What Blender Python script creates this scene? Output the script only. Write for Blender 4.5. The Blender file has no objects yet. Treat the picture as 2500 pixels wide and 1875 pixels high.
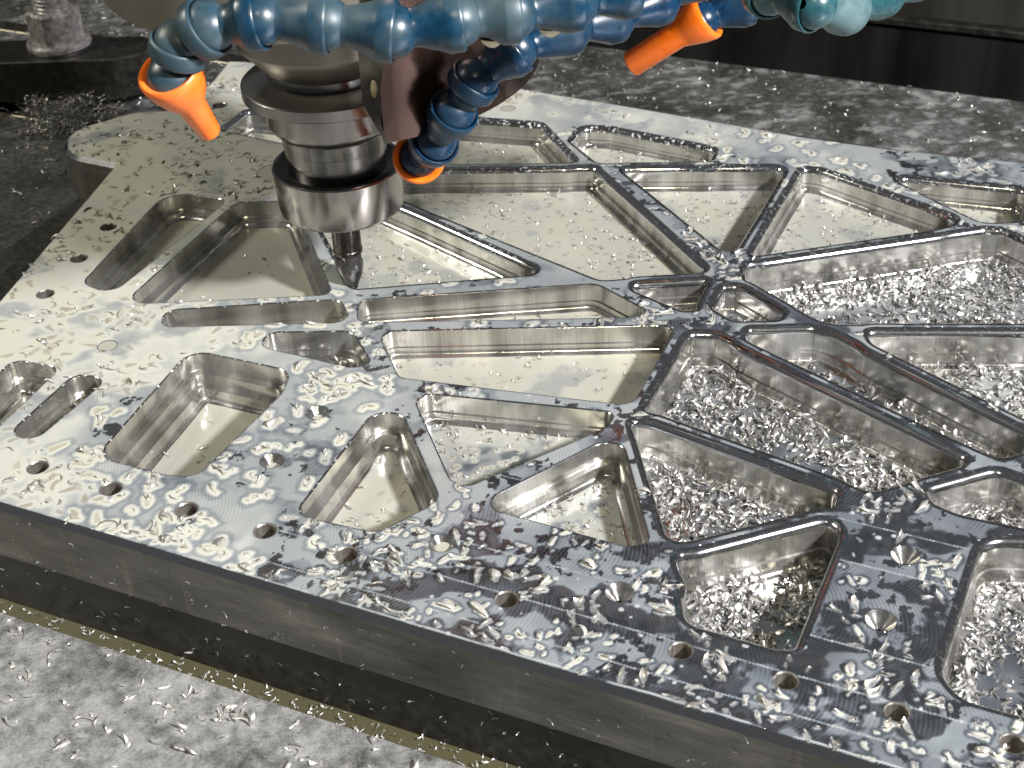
import bpy, math, random
import numpy as np
from mathutils import Vector, Matrix

sc = bpy.context.scene
col = sc.collection
S = 0.001                                   # everything below is written in millimetres
rng = np.random.default_rng(7)
random.seed(7)
rad = math.radians

# ------------------------------------------------------------------ camera
cam = bpy.data.cameras.new('camera'); cam_o = bpy.data.objects.new('camera', cam); col.objects.link(cam_o)
CAM_H, PITCH, ROLL, FOC = 210.0, rad(35.0), rad(-2.4), 3400.0
fw = Vector((0, math.cos(PITCH), -math.sin(PITCH))); rt0 = Vector((1, 0, 0)); up0 = rt0.cross(fw)
rt = rt0 * math.cos(ROLL) + up0 * math.sin(ROLL); up = -rt0 * math.sin(ROLL) + up0 * math.cos(ROLL)
cam_o.matrix_world = Matrix(((rt.x, up.x, -fw.x, 0), (rt.y, up.y, -fw.y, 0), (rt.z, up.z, -fw.z, CAM_H * S), (0, 0, 0, 1)))
cam.sensor_fit = 'HORIZONTAL'; cam.sensor_width = 36.0; cam.lens = 36.0 * FOC / 2500.0
cam.clip_start = 0.01; cam.clip_end = 20.0
cam.dof.use_dof = True; cam.dof.focus_distance = 0.345; cam.dof.aperture_fstop = 45.0
sc.camera = cam_o

# ------------------------------------------------------------------ world, lamps, exposure
wd = bpy.data.worlds.new('World'); sc.world = wd; wd.use_nodes = True
wd.node_tree.nodes['Background'].inputs[0].default_value = (0.92, 0.96, 1.0, 1)
wd.node_tree.nodes['Background'].inputs[1].default_value = 0.085
def lamp(name, az, el, dist, size, power, colour, size_y=None):
    l = bpy.data.lights.new(name, 'AREA'); l.energy = power; l.color = colour
    l.shape = 'RECTANGLE' if size_y else 'DISK'; l.size = size
    if size_y: l.size_y = size_y
    o = bpy.data.objects.new(name, l); col.objects.link(o)
    d = Vector((math.cos(rad(az)) * math.cos(rad(el)), math.sin(rad(az)) * math.cos(rad(el)), math.sin(rad(el))))
    o.location = Vector((0.02, 0.31, 0.0)) + d * dist
    o.rotation_euler = d.to_track_quat('Z', 'Y').to_euler()
    return o
lamp('work_lamp', -42, 37, 0.95, 0.075, 27.0, (1.0, 0.985, 1.0))
lamp('side_lamp', 172, 38, 1.10, 0.24, 7.6, (1.0, 0.96, 0.80))
lamp('front_lamp', -88, 47, 0.95, 0.05, 1.6, (1.0, 0.9, 0.62))
vs = sc.view_settings; vs.view_transform = 'Standard'; vs.look = 'None'; vs.exposure = 0.0; vs.gamma = 1.0
vs.use_curve_mapping = False
try:
    sc.cycles.max_bounces = 8; sc.cycles.glossy_bounces = 6; sc.cycles.diffuse_bounces = 3
    sc.cycles.caustics_reflective = True; sc.cycles.blur_glossy = 0.3; sc.cycles.sample_clamp_indirect = 3.0
except Exception:
    pass

# ------------------------------------------------------------------ traced outlines (mm, plate top is z = 0)
POCKETS = [
    ('P1', 's', 8, 'milk', [(-112.22, 420.75, 9), (-90.3, 412.38, 4), (-117.08, 354.59, 5), (-127.49, 361.81, 5)]),
    ('P2', 's', 8, 'milk', [(-87.92, 410.6, 5), (-68.96, 409.55, 5), (-51.01, 349.06, 3), (-112.82, 348.54, 5)]),
    ('P3', 'r', 8, 'milk', [(-68.41, 415.42, 4), (-41.97, 413.02, 4), (14.72, 355.77, 4), (-46.24, 351.18, 4)]),
    ('P4', 'r', 8, 'milk', [(-39.46, 431.25, 4), (31.77, 426.95, 4), (62.08, 351.65, 5), (26.64, 350.31, 6), (-37.78, 409.74, 4)]),
    ('P5', 'r', 8, 'milk', [(36.37, 426.51, 4), (96.95, 421.22, 5), (70.77, 363.85, 4), (63.77, 365.57, 4)]),
    ('P6', 'r', 8, 'milk', [(99, 420.6, 4), (106.41, 417.55, 6), (143.74, 378.11, 5), (131.34, 371.5, 10), (68.6, 358.92, 4)]),
    ('P7', 'r', 8, 'milk', [(122.04, 413.34, 4), (169.39, 397.66, 5), (160.15, 374.88, 5), (146.15, 374.68, 8)]),
    ('P8', 'r', 7, 'milk', [(27.9, 459.45, 6), (38.95, 457.1, 8), (74.74, 436.2, 4), (70.52, 424.41, 3), (31.18, 427.42, 5), (22.54, 446.46, 4)]),
    ('P9', 'r', 8, 'milk', [(-23.3, 473.72, 3), (15.16, 462.93, 5), (26.63, 429.69, 4), (20.88, 427.97, 5), (-31.31, 432.61, 3)]),
    ('P10', 'r', 8, 'milk', [(-94.55, 486.83, 4), (-51.06, 471.5, 4), (-48.85, 437.55, 4), (-102.66, 467.46, 3)]),
    ('P11', 's', 9, 'milk', [(-99.67, 344.52, 4), (-48.92, 346.6, 4), (-45.54, 336.96, 4), (-48.18, 333.63, 4), (-98.78, 335.23, 4)]),
    ('P12', 's', 9, 'dark', [(-67.96, 330.33, 4), (-43.95, 329.24, 5), (-37.49, 311.95, 4), (-42.9, 310.57, 5), (-69.13, 322.97, 4)]),
    ('P13', 's', 8, 'milk', [(-43.55, 345.86, 4), (25.76, 349.41, 6), (39.23, 333.24, 5), (35.76, 329.89, 6), (-42.98, 333.32, 4)]),
    ('P14', 's', 8, 'milk', [(-37.05, 328.52, 4), (47.17, 325.43, 4), (30.48, 287.89, 5), (-29.99, 305.07, 4)]),
    ('P15', 's', 8, 'milkchip', [(-26.65, 298.43, 4), (26.26, 285.62, 4), (23.64, 279.42, 7), (-11.87, 257.81, 3), (-15.88, 260.88, 4)]),
    ('P16', 's', 10, 'milk', [(-36.01, 289.8, 5), (-28.36, 289.1, 5), (-17.88, 253.39, 5), (-32.43, 242.63, 5), (-52.38, 250.58, 4)]),
    ('P17', 's', 9, 'milkchip', [(21.32, 273.46, 5), (26.94, 272.17, 5), (29.64, 235.04, 4), (23.96, 234.46, 4), (-9.9, 251.31, 4)]),
    ('P18', 'r', 11, 'chips', [(48.35, 322.86, 5), (57.4, 321.69, 5), (110.49, 261.3, 5), (106.55, 256.93, 6), (82.55, 248.51, 6), (74.84, 254.84, 9), (30.95, 285.85, 5)]),
    ('P19', 'r', 11, 'chips', [(27.72, 284.08, 6), (36.27, 282.69, 6), (77.77, 252.23, 6), (74.11, 244.39, 5), (37.83, 232.67, 6), (31.91, 237.09, 6)]),
    ('P20', 'r', 12, 'chips', [(32.69, 232.91, 6), (70.8, 243.86, 7), (75.05, 237.13, 7), (56.65, 199.6, 5), (50.8, 200.71, 9), (32.72, 209.45, 6), (32.85, 218.64, 4), (34.26, 222.02, 3)]),
    ('P21', 'r', 12, 'chips', [(102.48, 233.62, 9), (132.17, 230.37, 9), (110.1, 172.09, 9), (95.65, 179.86, 20), (83.98, 185.42, 9), (81.73, 193.85, 9)]),
    ('P22', 'r', 11, 'chips', [(94.2, 251.83, 5), (114.38, 258.03, 6), (133.02, 243.87, 6), (127.29, 228.3, 6), (99.98, 240.11, 9), (94.14, 245.08, 6)]),
    ('P23', 'r', 11, 'chips', [(63.6, 323.77, 4), (86.78, 322.92, 4), (130.2, 269.54, 5), (123.47, 261.5, 6), (115.61, 259.16, 6), (111.13, 263.44, 9), (62.93, 314.76, 4)]),
    ('P24', 'r', 11, 'chips', [(96.54, 320.83, 4), (164.42, 315.55, 5), (141.99, 256.31, 5), (126.12, 273.48, 20), (96.15, 310.41, 4)]),
    ('P25', 'r', 11, 'chips', [(68.53, 358.46, 5), (146.17, 373.83, 5), (152.07, 372.72, 5), (175.35, 337.42, 5), (166.59, 314.64, 5), (86.51, 321.61, 6), (68.19, 347.73, 5)]),
    ('P26', 'r', 8, 'dark', [(35.5, 351.15, 5), (59.04, 351.67, 5), (60.39, 345.23, 5), (54.28, 331.86, 5), (48.86, 331.11, 6), (34.74, 344.72, 5)]),
    ('P27', 'r', 8, 'dark', [(59.34, 346.88, 5), (68.54, 346.55, 6), (79.25, 330.57, 4), (75.52, 324.37, 4), (61.51, 325.17, 6), (55.12, 334.96, 5)]),
    ('P28', 's', 12, 'milkstep', [(-88.35, 323.03, 6), (-59.1, 310.45, 6), (-60.65, 299.8, 8), (-77.6, 266.05, 9), (-85.04, 267.41, 6), (-104.32, 275.91, 6)]),
    ('P29', 's', 9, 'milk', [(-118.16, 313.49, 4), (-108.25, 310.56, 4), (-121.5, 283.55, 4), (-129.06, 287.19, 4)]),
    ('P30', 's', 9, 'milk', [(-137.25, 321.93, 4), (-122.5, 316.94, 4), (-135.54, 282.59, 4), (-147.1, 289.63, 4)]),
]
PLATE = [(-162.74, 278.16, 6), (160.6, 126.4, 5), (266.82, 352.71, 5), (196.22, 406.47, 5), (172.1, 414.76, 0), (131.9, 428.57, 0), (103.05, 441.61, 0), (72.48, 458.76, 0), (41.75, 475.48, 0), (11.06, 491.23, 0), (-10.79, 505.09, 0), (-55.9, 520.93, 0), (-107.53, 532.87, 0), (-110.99, 512.52, 4), (-120.66, 485.78, 8), (-134.67, 487.2, 14), (-157.71, 471.49, 14), (-153.32, 453.02, 14), (-139.23, 446.12, 6), (-133.43, 442.99, 1)]
HOLES = [(-126.86, 396.88, 2.65, 'h'), (-131.73, 377.07, 2.65, 'h'), (-136.98, 356.45, 2.65, 'h'), (-104.92, 489.76, 2.65, 'h'), (-117.84, 272.62, 2.65, 'h'), (-97.72, 263.01, 2.65, 'h'), (-77.88, 253.93, 2.65, 'h'), (-58.33, 245.07, 2.65, 'h'), (-38.84, 235.86, 2.65, 'h'), (-3.09, 219.22, 2.55, 'h'), (32.42, 202.07, 2.45, 'h'), (52.24, 192.74, 2.45, 'h'), (72.11, 183.43, 2.45, 'h'), (91.75, 174.56, 2.45, 'h'), (-50.37, 290.80, 2.90, 'c'), (-59.85, 271.31, 2.90, 'c'), (-17.28, 238.24, 2.90, 'cm'), (21.35, 219.90, 3.10, 'c'), (85.03, 227.75, 3.10, 'c'), (74.92, 208.31, 3.20, 'c'), (2.73, 475.96, 2.60, 'f'), (-112.23, 326.74, 2.70, 'f'), (-77.46, 431.43, 6.20, 'f')]
FILM_CTRL = [(-145.81, 386.23, 0.95), (-128.43, 426.93, 0.95), (-115.81, 475.12, 0.9), (-109.16, 500.49, 0.85), (-136.57, 466.62, 0.82), (-121.61, 336.76, 0.95), (-136.61, 327.34, 0.95), (-99.55, 343.82, 0.82), (-87.63, 432.37, 0.85), (-83.6, 356.28, 0.7), (-106.71, 320.99, 0.78), (-123.27, 297.24, 0.76), (-89.56, 319.7, 0.72), (-66.12, 311.98, 0.68), (-103.85, 281.81, 0.62), (-84.57, 272.16, 0.58), (-64.11, 255.14, 0.58), (-42.5, 291.49, 0.6), (-37.98, 304.11, 0.62), (-114.6, 263.03, 0.78), (-92.36, 251.02, 0.66), (-71.61, 241.1, 0.66), (-48.22, 251.12, 0.55), (-29.92, 249.94, 0.5), (-16.04, 289.61, 0.52), (-10.77, 248.71, 0.45), (-28.9, 228.92, 0.42), (-10.77, 227.81, 0.4), (12.14, 233.1, 0.33), (2.08, 208.27, 0.34), (23.38, 207.03, 0.3), (37.9, 189.32, 0.28), (51.92, 199.58, 0.15), (75.41, 229.16, 0.25), (69.28, 243.53, 0.22), (68.67, 182.37, 0.26), (86.7, 176.32, 0.3), (41.27, 245.34, 0.33), (20.62, 287, 0.48), (-40.22, 341.35, 0.55), (7.24, 351.23, 0.5), (60.68, 346.87, 0.42), (68.39, 358.09, 0.5), (45.99, 323.77, 0.38), (11.9, 480.39, 0.78), (40.7, 463, 0.78), (67.5, 443.26, 0.74), (106.15, 423.47, 0.68), (143.9, 410.75, 0.5), (25.45, 454.11, 0.66), (148.65, 381.89, 0.6), (-30.7, 403.4, 0.45), (-4.56, 369.15, 0.55), (45.27, 419.96, 0.3), (90.99, 415.69, 0.5), (133.33, 372.65, 0.45), (-51.72, 230.32, 0.5), (-37.44, 221.66, 0.45)]
TIP = (-46.06, 355.25)
BRACKET = [(-31.41, 300.25, 99), (-24.87, 300.25, 98.72), (-25.99, 300.25, 90.15), (-28.06, 300.25, 78.31), (-27.66, 300.25, 73.17), (-26.61, 300.25, 69.79), (-27.51, 300.25, 70.46), (-29.56, 300.25, 75.32), (-31.59, 300.25, 79.99), (-31.62, 300.25, 85.49)]
SCREW = (-28.67, 300.25, 84.07)
HOSE1 = [(-65.63, 267.13, 101.59), (-62.88, 266.16, 108.93), (-56.47, 264.19, 113.09), (-46.07, 262.88, 114.69), (-33.33, 262.16, 113.67), (-20.38, 260.94, 111.92), (-7.71, 262.79, 112.82), (3.05, 265.39, 113.05), (15.35, 269.31, 113.43), (26.38, 274.47, 113.82)]
NOZ1 = (-61.95, 274.72, 86.28)
HOSE2 = [(-20.77, 315.23, 58.71), (-16.01, 307.4, 66.7), (-10.86, 302.07, 76.53), (-5.51, 300.44, 84.65), (3.92, 302.38, 90.91), (16.77, 308.6, 92.82), (27.55, 315.67, 92.46), (38.96, 323.58, 93.29), (48.85, 332.63, 95.76)]
NOZ2 = (-24.62, 340.14, 43.72)
HOSE3 = [(53.7, 353.49, 76.73), (65.71, 355.67, 79.85), (77.59, 358.97, 84.56)]
NOZ3 = (35.96, 358.59, 63.1)
HOSE4 = [(57.39, 324.52, 98.13), (62.62, 310.4, 98.88), (70.49, 300.69, 98.96), (80.76, 311.71, 93.78), (92.82, 327.21, 91.51), (105.52, 341.14, 90.48)]
CLAMP = dict(o=(-162.74, 562.7, -26), zb=-26.0, zt=-8.6, nut=(-188.98, 581.11), bar=[(-334.29, 566.6), (-162.74, 562.7), (-153.66, 566), (-146.52, 572.34), (-146.33, 580.41), (-154.15, 588.59), (-333.7, 592.66)], foot=[(-186.67, 566.25), (-172.67, 565.93), (-172.28, 583), (-186.28, 583.32)])
SWARF = (-184.44, 548.34, -31)


# ------------------------------------------------------------------ small helpers
def tag(o, label=None, cat=None, group=None, kind=None):
    if label: o['label'] = label
    if cat: o['category'] = cat
    if group: o['group'] = group
    if kind: o['kind'] = kind
    return o
def empty(name, loc, label, cat, group=None):
    o = bpy.data.objects.new(name, None); col.objects.link(o); o.location = Vector(loc) * S
    o.empty_display_size = 0.01
    return tag(o, label, cat, group)
def mesh(name, V, Fc, mat, parent=None, smooth=True, attrs=None, sharp=None):
    me = bpy.data.meshes.new(name)
    V = np.asarray(V, np.float64) * S
    if parent is not None:
        pl = parent
        off = Vector((0, 0, 0))
        while pl is not None:
            off += pl.location; pl = pl.parent
        V = V - np.array(off)
    if isinstance(Fc, np.ndarray):
        n, k = Fc.shape
        me.vertices.add(len(V)); me.vertices.foreach_set('co', V.ravel())
        me.loops.add(n * k); me.loops.foreach_set('vertex_index', Fc.ravel().astype(np.int32))
        me.polygons.add(n); me.polygons.foreach_set('loop_start', np.arange(0, n * k, k, dtype=np.int32))
        me.update(calc_edges=True)
    else:
        me.from_pydata([tuple(v) for v in V], [], [tuple(int(i) for i in f) for f in Fc])
    if attrs:
        for k, a in attrs.items():
            at = me.attributes.new(k, 'FLOAT', 'POINT'); at.data.foreach_set('value', np.asarray(a, np.float32))
    if smooth:
        me.polygons.foreach_set('use_smooth', np.ones(len(me.polygons), bool))
        if sharp: me.set_sharp_from_angle(angle=rad(sharp))
    me.materials.append(mat)
    o = bpy.data.objects.new(name, me); col.objects.link(o)
    if parent is not None: o.parent = parent
    return o
def area2(P):
    x, y = P.T; return .5 * np.sum(x * np.roll(y, -1) - y * np.roll(x, -1))
def fillet(pts):
    out = []; n = len(pts)
    for i in range(n):
        p = np.array(pts[i][:2], float); r = pts[i][2]; a = np.array(pts[i - 1][:2], float); b = np.array(pts[(i + 1) % n][:2], float)
        u = a - p; v = b - p; lu = np.hypot(*u); lv = np.hypot(*v); u /= lu; v /= lv
        ang = math.acos(max(-1, min(1, float(u @ v))))
        if r <= .01 or ang > math.pi - .02: out.append(p); continue
        t = r / math.tan(ang / 2); tm = .48 * min(lu, lv)
        if t > tm: t = tm; r = t * math.tan(ang / 2)
        bis = (u + v) / np.hypot(*(u + v)); cen = p + bis * (r / math.sin(ang / 2))
        s = p + u * t; e = p + v * t; a0 = math.atan2(*(s - cen)[::-1]); a1 = math.atan2(*(e - cen)[::-1])
        d = (a1 - a0 + math.pi) % (2 * math.pi) - math.pi; m = max(3, int(abs(d) / rad(7)))
        for k in range(m + 1):
            q = a0 + d * k / m; out.append(cen + r * np.array([math.cos(q), math.sin(q)]))
    return np.array(out)
def resample(P, step=1.0):
    out = []
    for i in range(len(P)):
        a = P[i]; b = P[(i + 1) % len(P)]; L = np.hypot(*(b - a))
        if L < .02: continue
        m = max(1, int(math.ceil(L / step)))
        for k in range(m): out.append(a + (b - a) * k / m)
    P = np.array(out)
    return P if area2(P) > 0 else P[::-1]
def seg_dist(Q, P):
    """distance of points Q to the closed polyline P, nearest point, inside flag"""
    A = P; B = np.roll(P, -1, 0); D = B - A; L2 = (D ** 2).sum(1) + 1e-12
    best = np.full(len(Q), 1e9); near = np.zeros_like(Q)
    inside = np.zeros(len(Q), bool)
    for c in range(0, len(Q), 40000):
        q = Q[c:c + 40000]
        b2 = np.full(len(q), 1e9); nn = np.zeros_like(q); ins = np.zeros(len(q), bool)
        for i in range(len(A)):
            w = q - A[i]; t = np.clip((w @ D[i]) / L2[i], 0, 1)
            pt = A[i] + t[:, None] * D[i]; d = ((q - pt) ** 2).sum(1)
            m = d < b2; b2[m] = d[m]; nn[m] = pt[m]
            if (A[i, 1] > B[i, 1]) != (B[i, 1] > A[i, 1]) or True:
                cr = ((A[i, 1] > q[:, 1]) != (B[i, 1] > q[:, 1]))
                if cr.any():
                    xi = A[i, 0] + (q[:, 1] - A[i, 1]) * D[i, 0] / (D[i, 1] if abs(D[i, 1]) > 1e-12 else 1e-12)
                    ins ^= cr & (q[:, 0] < xi)
        best[c:c + 40000] = np.sqrt(b2); near[c:c + 40000] = nn; inside[c:c + 40000] = ins
    return best, near, inside
def normals_in(P):
    T = np.roll(P, -1, 0) - np.roll(P, 1, 0); T /= np.hypot(T[:, 0], T[:, 1])[:, None] + 1e-12
    return np.stack([-T[:, 1], T[:, 0]], 1)            # inward for counter-clockwise loops
def smooth_loop(N, k=2):
    for _ in range(k): N = (np.roll(N, 1, 0) + 2 * N + np.roll(N, -1, 0)) / 4
    return N
def vnoise(X, Y, scale, seed, octaves=3):
    """value noise on numpy arrays, -1..1"""
    r = np.random.default_rng(seed); T = r.uniform(-1, 1, (256, 256)); out = 0; amp = 1; tot = 0
    for o in range(octaves):
        x = X / scale * 2 ** o + 17.3 * o; y = Y / scale * 2 ** o + 5.1 * o
        xi = np.floor(x).astype(int); yi = np.floor(y).astype(int); fx = x - xi; fy = y - yi
        fx = fx * fx * (3 - 2 * fx); fy = fy * fy * (3 - 2 * fy)
        g = lambda a, b: T[a % 256, b % 256]
        v = (g(xi, yi) * (1 - fx) + g(xi + 1, yi) * fx) * (1 - fy) + (g(xi, yi + 1) * (1 - fx) + g(xi + 1, yi + 1) * fx) * fy
        out = out + amp * v; tot += amp; amp *= .5
    return out / tot
def sstep(x, a, b):
    t = np.clip((x - a) / (b - a), 0, 1); return t * t * (3 - 2 * t)
def world_px(X, Y, Z):
    """where a point falls in the photograph's frame (only used to keep the fine mesh to what can be seen)"""
    d = np.stack([X, Y, Z - CAM_H], -1); z = d @ np.array(fw)
    return 1250 + FOC * (d @ np.array(rt)) / z, 937.5 - FOC * (d @ np.array(up)) / z, z
AZ = rad(-25.0); DU = np.array([math.cos(AZ), math.sin(AZ)]); DV = np.array([-math.sin(AZ), math.cos(AZ)])
def uvp(u, v, z): return (u * DU[0] + v * DV[0], u * DU[1] + v * DV[1], z)

# ------------------------------------------------------------------ materials
def new_mat(name):
    m = bpy.data.materials.new(name); m.use_nodes = True; nt = m.node_tree
    return m, nt, nt.nodes['Principled BSDF']
def N(nt, typ, **kw):
    n = nt.nodes.new(typ)
    for k, v in kw.items():
        if k.startswith('i_'): n.inputs[int(k[2:]) if k[2:].isdigit() else k[2:].replace('_', ' ')].default_value = v
        else: setattr(n, k, v)
    return n
def L(nt, a, b): nt.links.new(a, b)
def math_node(nt, op, a, b=None, c=None):
    n = nt.nodes.new('ShaderNodeMath'); n.operation = op
    for i, x in enumerate((a, b, c)):
        if x is None: continue
        if hasattr(x, 'is_linked'): L(nt, x, n.inputs[i])
        else: n.inputs[i].default_value = x
    return n.outputs[0]
def ramp(nt, fac, stops):
    r = nt.nodes.new('ShaderNodeValToRGB'); e = r.color_ramp.elements
    while len(e) < len(stops): e.new(.5)
    for i, (p, c) in enumerate(stops):
        e[i].position = p; e[i].color = (c[0], c[1], c[2], 1) if len(c) == 3 else c
    L(nt, fac, r.inputs[0]); return r.outputs[0]
def attr(nt, name): return N(nt, 'ShaderNodeAttribute', attribute_name=name).outputs['Fac']
def objco(nt, scale=1000.0):
    t = N(nt, 'ShaderNodeNewGeometry'); v = N(nt, 'ShaderNodeVectorMath', operation='SCALE'); v.inputs['Scale'].default_value = scale
    L(nt, t.outputs['Position'], v.inputs[0]); return v.outputs[0]
def noise(nt, vec, scale, detail=3, rough=.5, out='Fac'):
    n = N(nt, 'ShaderNodeTexNoise'); n.inputs['Scale'].default_value = scale; n.inputs['Detail'].default_value = detail; n.inputs['Roughness'].default_value = rough
    L(nt, vec, n.inputs['Vector']); return n.outputs[out]
def bump(nt, h, dist, strength, bs):
    b = N(nt, 'ShaderNodeBump'); b.inputs['Distance'].default_value = dist; b.inputs['Strength'].default_value = strength
    L(nt, h, b.inputs['Height']); L(nt, b.outputs[0], bs.inputs['Normal']); return b

MILK = [(0.0, (.075, .085, .105)), (.30, (.125, .142, .168)), (.5, (.205, .228, .243)), (.66, (.30, .315, .31)), (.82, (.43, .435, .39)), (1.0, (.43, .425, .35))]
def coolant_mat(name, top=True, gloss_ior=1.45):
    """wet machined aluminium under a film of milky coolant; the mesh carries how thick the film is"""
    m, nt, bs = new_mat(name)
    co = objco(nt)
    film = attr(nt, 'film'); flake_and_warm_tint = attr(nt, 'flake_and_warm_tint')
    # bare wet metal with the cutter's arcs
    metal = N(nt, 'ShaderNodeBsdfPrincipled'); metal.inputs['Metallic'].default_value = 1.0
    metal.inputs['Base Color'].default_value = (.60, .61, .63, 1)
    metal.inputs['Roughness'].default_value = .2
    sep = N(nt, 'ShaderNodeSeparateXYZ'); L(nt, co, sep.inputs[0])
    u = math_node(nt, 'ADD', math_node(nt, 'MULTIPLY', sep.outputs[0], float(DU[0])), math_node(nt, 'MULTIPLY', sep.outputs[1], float(DU[1])))
    v = math_node(nt, 'ADD', math_node(nt, 'MULTIPLY', sep.outputs[0], float(DV[0])), math_node(nt, 'MULTIPLY', sep.outputs[1], float(DV[1])))
    if top:
        vv = math_node(nt, 'SUBTRACT', math_node(nt, 'MODULO', math_node(nt, 'ADD', v, 1.0), 23.0), 11.5)
        arc = math_node(nt, 'SQRT', math_node(nt, 'MAXIMUM', math_node(nt, 'SUBTRACT', 260.0, math_node(nt, 'MULTIPLY', vv, vv)), 1.0))
        ph = math_node(nt, 'MULTIPLY', math_node(nt, 'SUBTRACT', u, arc), 2 * math.pi / .95)
        h = math_node(nt, 'SINE', ph)
        b = N(nt, 'ShaderNodeBump'); b.inputs['Distance'].default_value = .00006; b.inputs['Strength'].default_value = .5
        L(nt, h, b.inputs['Height']); L(nt, b.outputs[0], metal.inputs['Normal'])
        rr = noise(nt, co, .22, 2); L(nt, ramp(nt, rr, [(.3, (.13,) * 3), (.7, (.3,) * 3)]), metal.inputs['Roughness'])
    else:
        metal.inputs['Roughness'].default_value = .14; metal.inputs['Base Color'].default_value = (.70, .70, .68, 1)
        rr = noise(nt, co, .12, 2)
        b = N(nt, 'ShaderNodeBump'); b.inputs['Distance'].default_value = .0003; b.inputs['Strength'].default_value = .12
        L(nt, rr, b.inputs['Height']); L(nt, b.outputs[0], metal.inputs['Normal'])
    # milky liquid
    base = ramp(nt, film, MILK)
    tint = noise(nt, co, .035, 3)
    mx = N(nt, 'ShaderNodeMix', data_type='RGBA', blend_type='MULTIPLY'); mx.inputs[0].default_value = 1
    L(nt, base, mx.inputs[6]); L(nt, ramp(nt, tint, [(.3, (.90, .90, .93)), (.7, (1.0, 1.0, .97))]), mx.inputs[7])
    mf = N(nt, 'ShaderNodeMix', data_type='RGBA'); L(nt, flake_and_warm_tint, mf.inputs[0]); L(nt, mx.outputs[2], mf.inputs[6]); mf.inputs[7].default_value = (.235, .215, .175, 1)
    bs.inputs['Metallic'].default_value = 0; bs.inputs['Roughness'].default_value = .16
    bs.inputs['IOR'].default_value = gloss_ior
    L(nt, mf.outputs[2], bs.inputs['Base Color'])
    mix = N(nt, 'ShaderNodeMixShader'); out = nt.nodes['Material Output']
    film_g = film
    if top:
        msk = ramp(nt, noise(nt, co, .05, 3), [(.40, (0, 0, 0)), (.58, (1, 1, 1))])
        film_g = math_node(nt, 'ADD', film, math_node(nt, 'MULTIPLY', math_node(nt, 'MULTIPLY', h, msk), .085))
    fac = ramp(nt, film_g, [(.02, (0, 0, 0)), (.22, (.30,) * 3), (.45, (.72,) * 3), (.75, (1, 1, 1))] if top else [(.02, (0, 0, 0)), (.3, (.35,) * 3), (.6, (.62,) * 3), (.9, (.76,) * 3)])
    L(nt, fac, mix.inputs[0]); L(nt, metal.outputs[0], mix.inputs[1]); L(nt, bs.outputs[0], mix.inputs[2]); L(nt, mix.outputs[0], out.inputs[0])
    return m
M_TOP = coolant_mat('coolant_on_plate', True)
M_POOL = coolant_mat('coolant_in_pocket', False, 1.75)

def wall_mat():
    """milled pocket wall: fine upright cutter lines that follow the contour, blotchy wet patches"""
    m, nt, bs = new_mat('milled_wall')
    co = objco(nt); arc = attr(nt, 'arc'); zz = attr(nt, 'depth')
    cmb = N(nt, 'ShaderNodeCombineXYZ'); L(nt, arc, cmb.inputs[0]); L(nt, math_node(nt, 'MULTIPLY', zz, .02), cmb.inputs[1])
    fine = noise(nt, cmb.outputs[0], 2.4, 2, .6)
    cmb2 = N(nt, 'ShaderNodeCombineXYZ'); L(nt, arc, cmb2.inputs[0]); L(nt, math_node(nt, 'MULTIPLY', zz, .15), cmb2.inputs[1])
    broad = noise(nt, cmb2.outputs[0], .12, 2, .5)
    c1 = ramp(nt, broad, [(.32, (.40, .39, .36)), (.5, (.60, .59, .555)), (.68, (.84, .83, .80))])
    mx = N(nt, 'ShaderNodeMix', data_type='RGBA', blend_type='MULTIPLY'); mx.inputs[0].default_value = 1
    L(nt, c1, mx.inputs[6]); L(nt, ramp(nt, fine, [(.3, (.72,) * 3), (.7, (1.0,) * 3)]), mx.inputs[7])
    L(nt, mx.outputs[2], bs.inputs['Base Color'])
    bs.inputs['Metallic'].default_value = .90
    L(nt, ramp(nt, broad, [(.35, (.13,) * 3), (.65, (.26,) * 3)]), bs.inputs['Roughness'])
    bump(nt, fine, .00006, .5, bs)
    return m
M_WALL = wall_mat()
def rim_mat():
    """freshly rounded edge: bright metal carrying specks of milky coolant"""
    m, nt, bs = new_mat('rounded_edge'); co = objco(nt)
    n1 = noise(nt, co, .9, 4, .6)
    wet = attr(nt, 'wet')
    k = math_node(nt, 'MULTIPLY', ramp(nt, n1, [(.58, (0, 0, 0)), (.63, (1, 1, 1))]), wet)
    mx = N(nt, 'ShaderNodeMix', data_type='RGBA'); L(nt, k, mx.inputs[0]); mx.inputs[6].default_value = (.66, .665, .68, 1); mx.inputs[7].default_value = (.62, .67, .64, 1)
    L(nt, mx.outputs[2], bs.inputs['Base Color'])
    L(nt, math_node(nt, 'SUBTRACT', 1.0, k), bs.inputs['Metallic'])
    L(nt, math_node(nt, 'ADD', math_node(nt, 'MULTIPLY', noise(nt, co, 3.0, 2), .10), .09), bs.inputs['Roughness'])
    return m
M_RIM = rim_mat()
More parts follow.
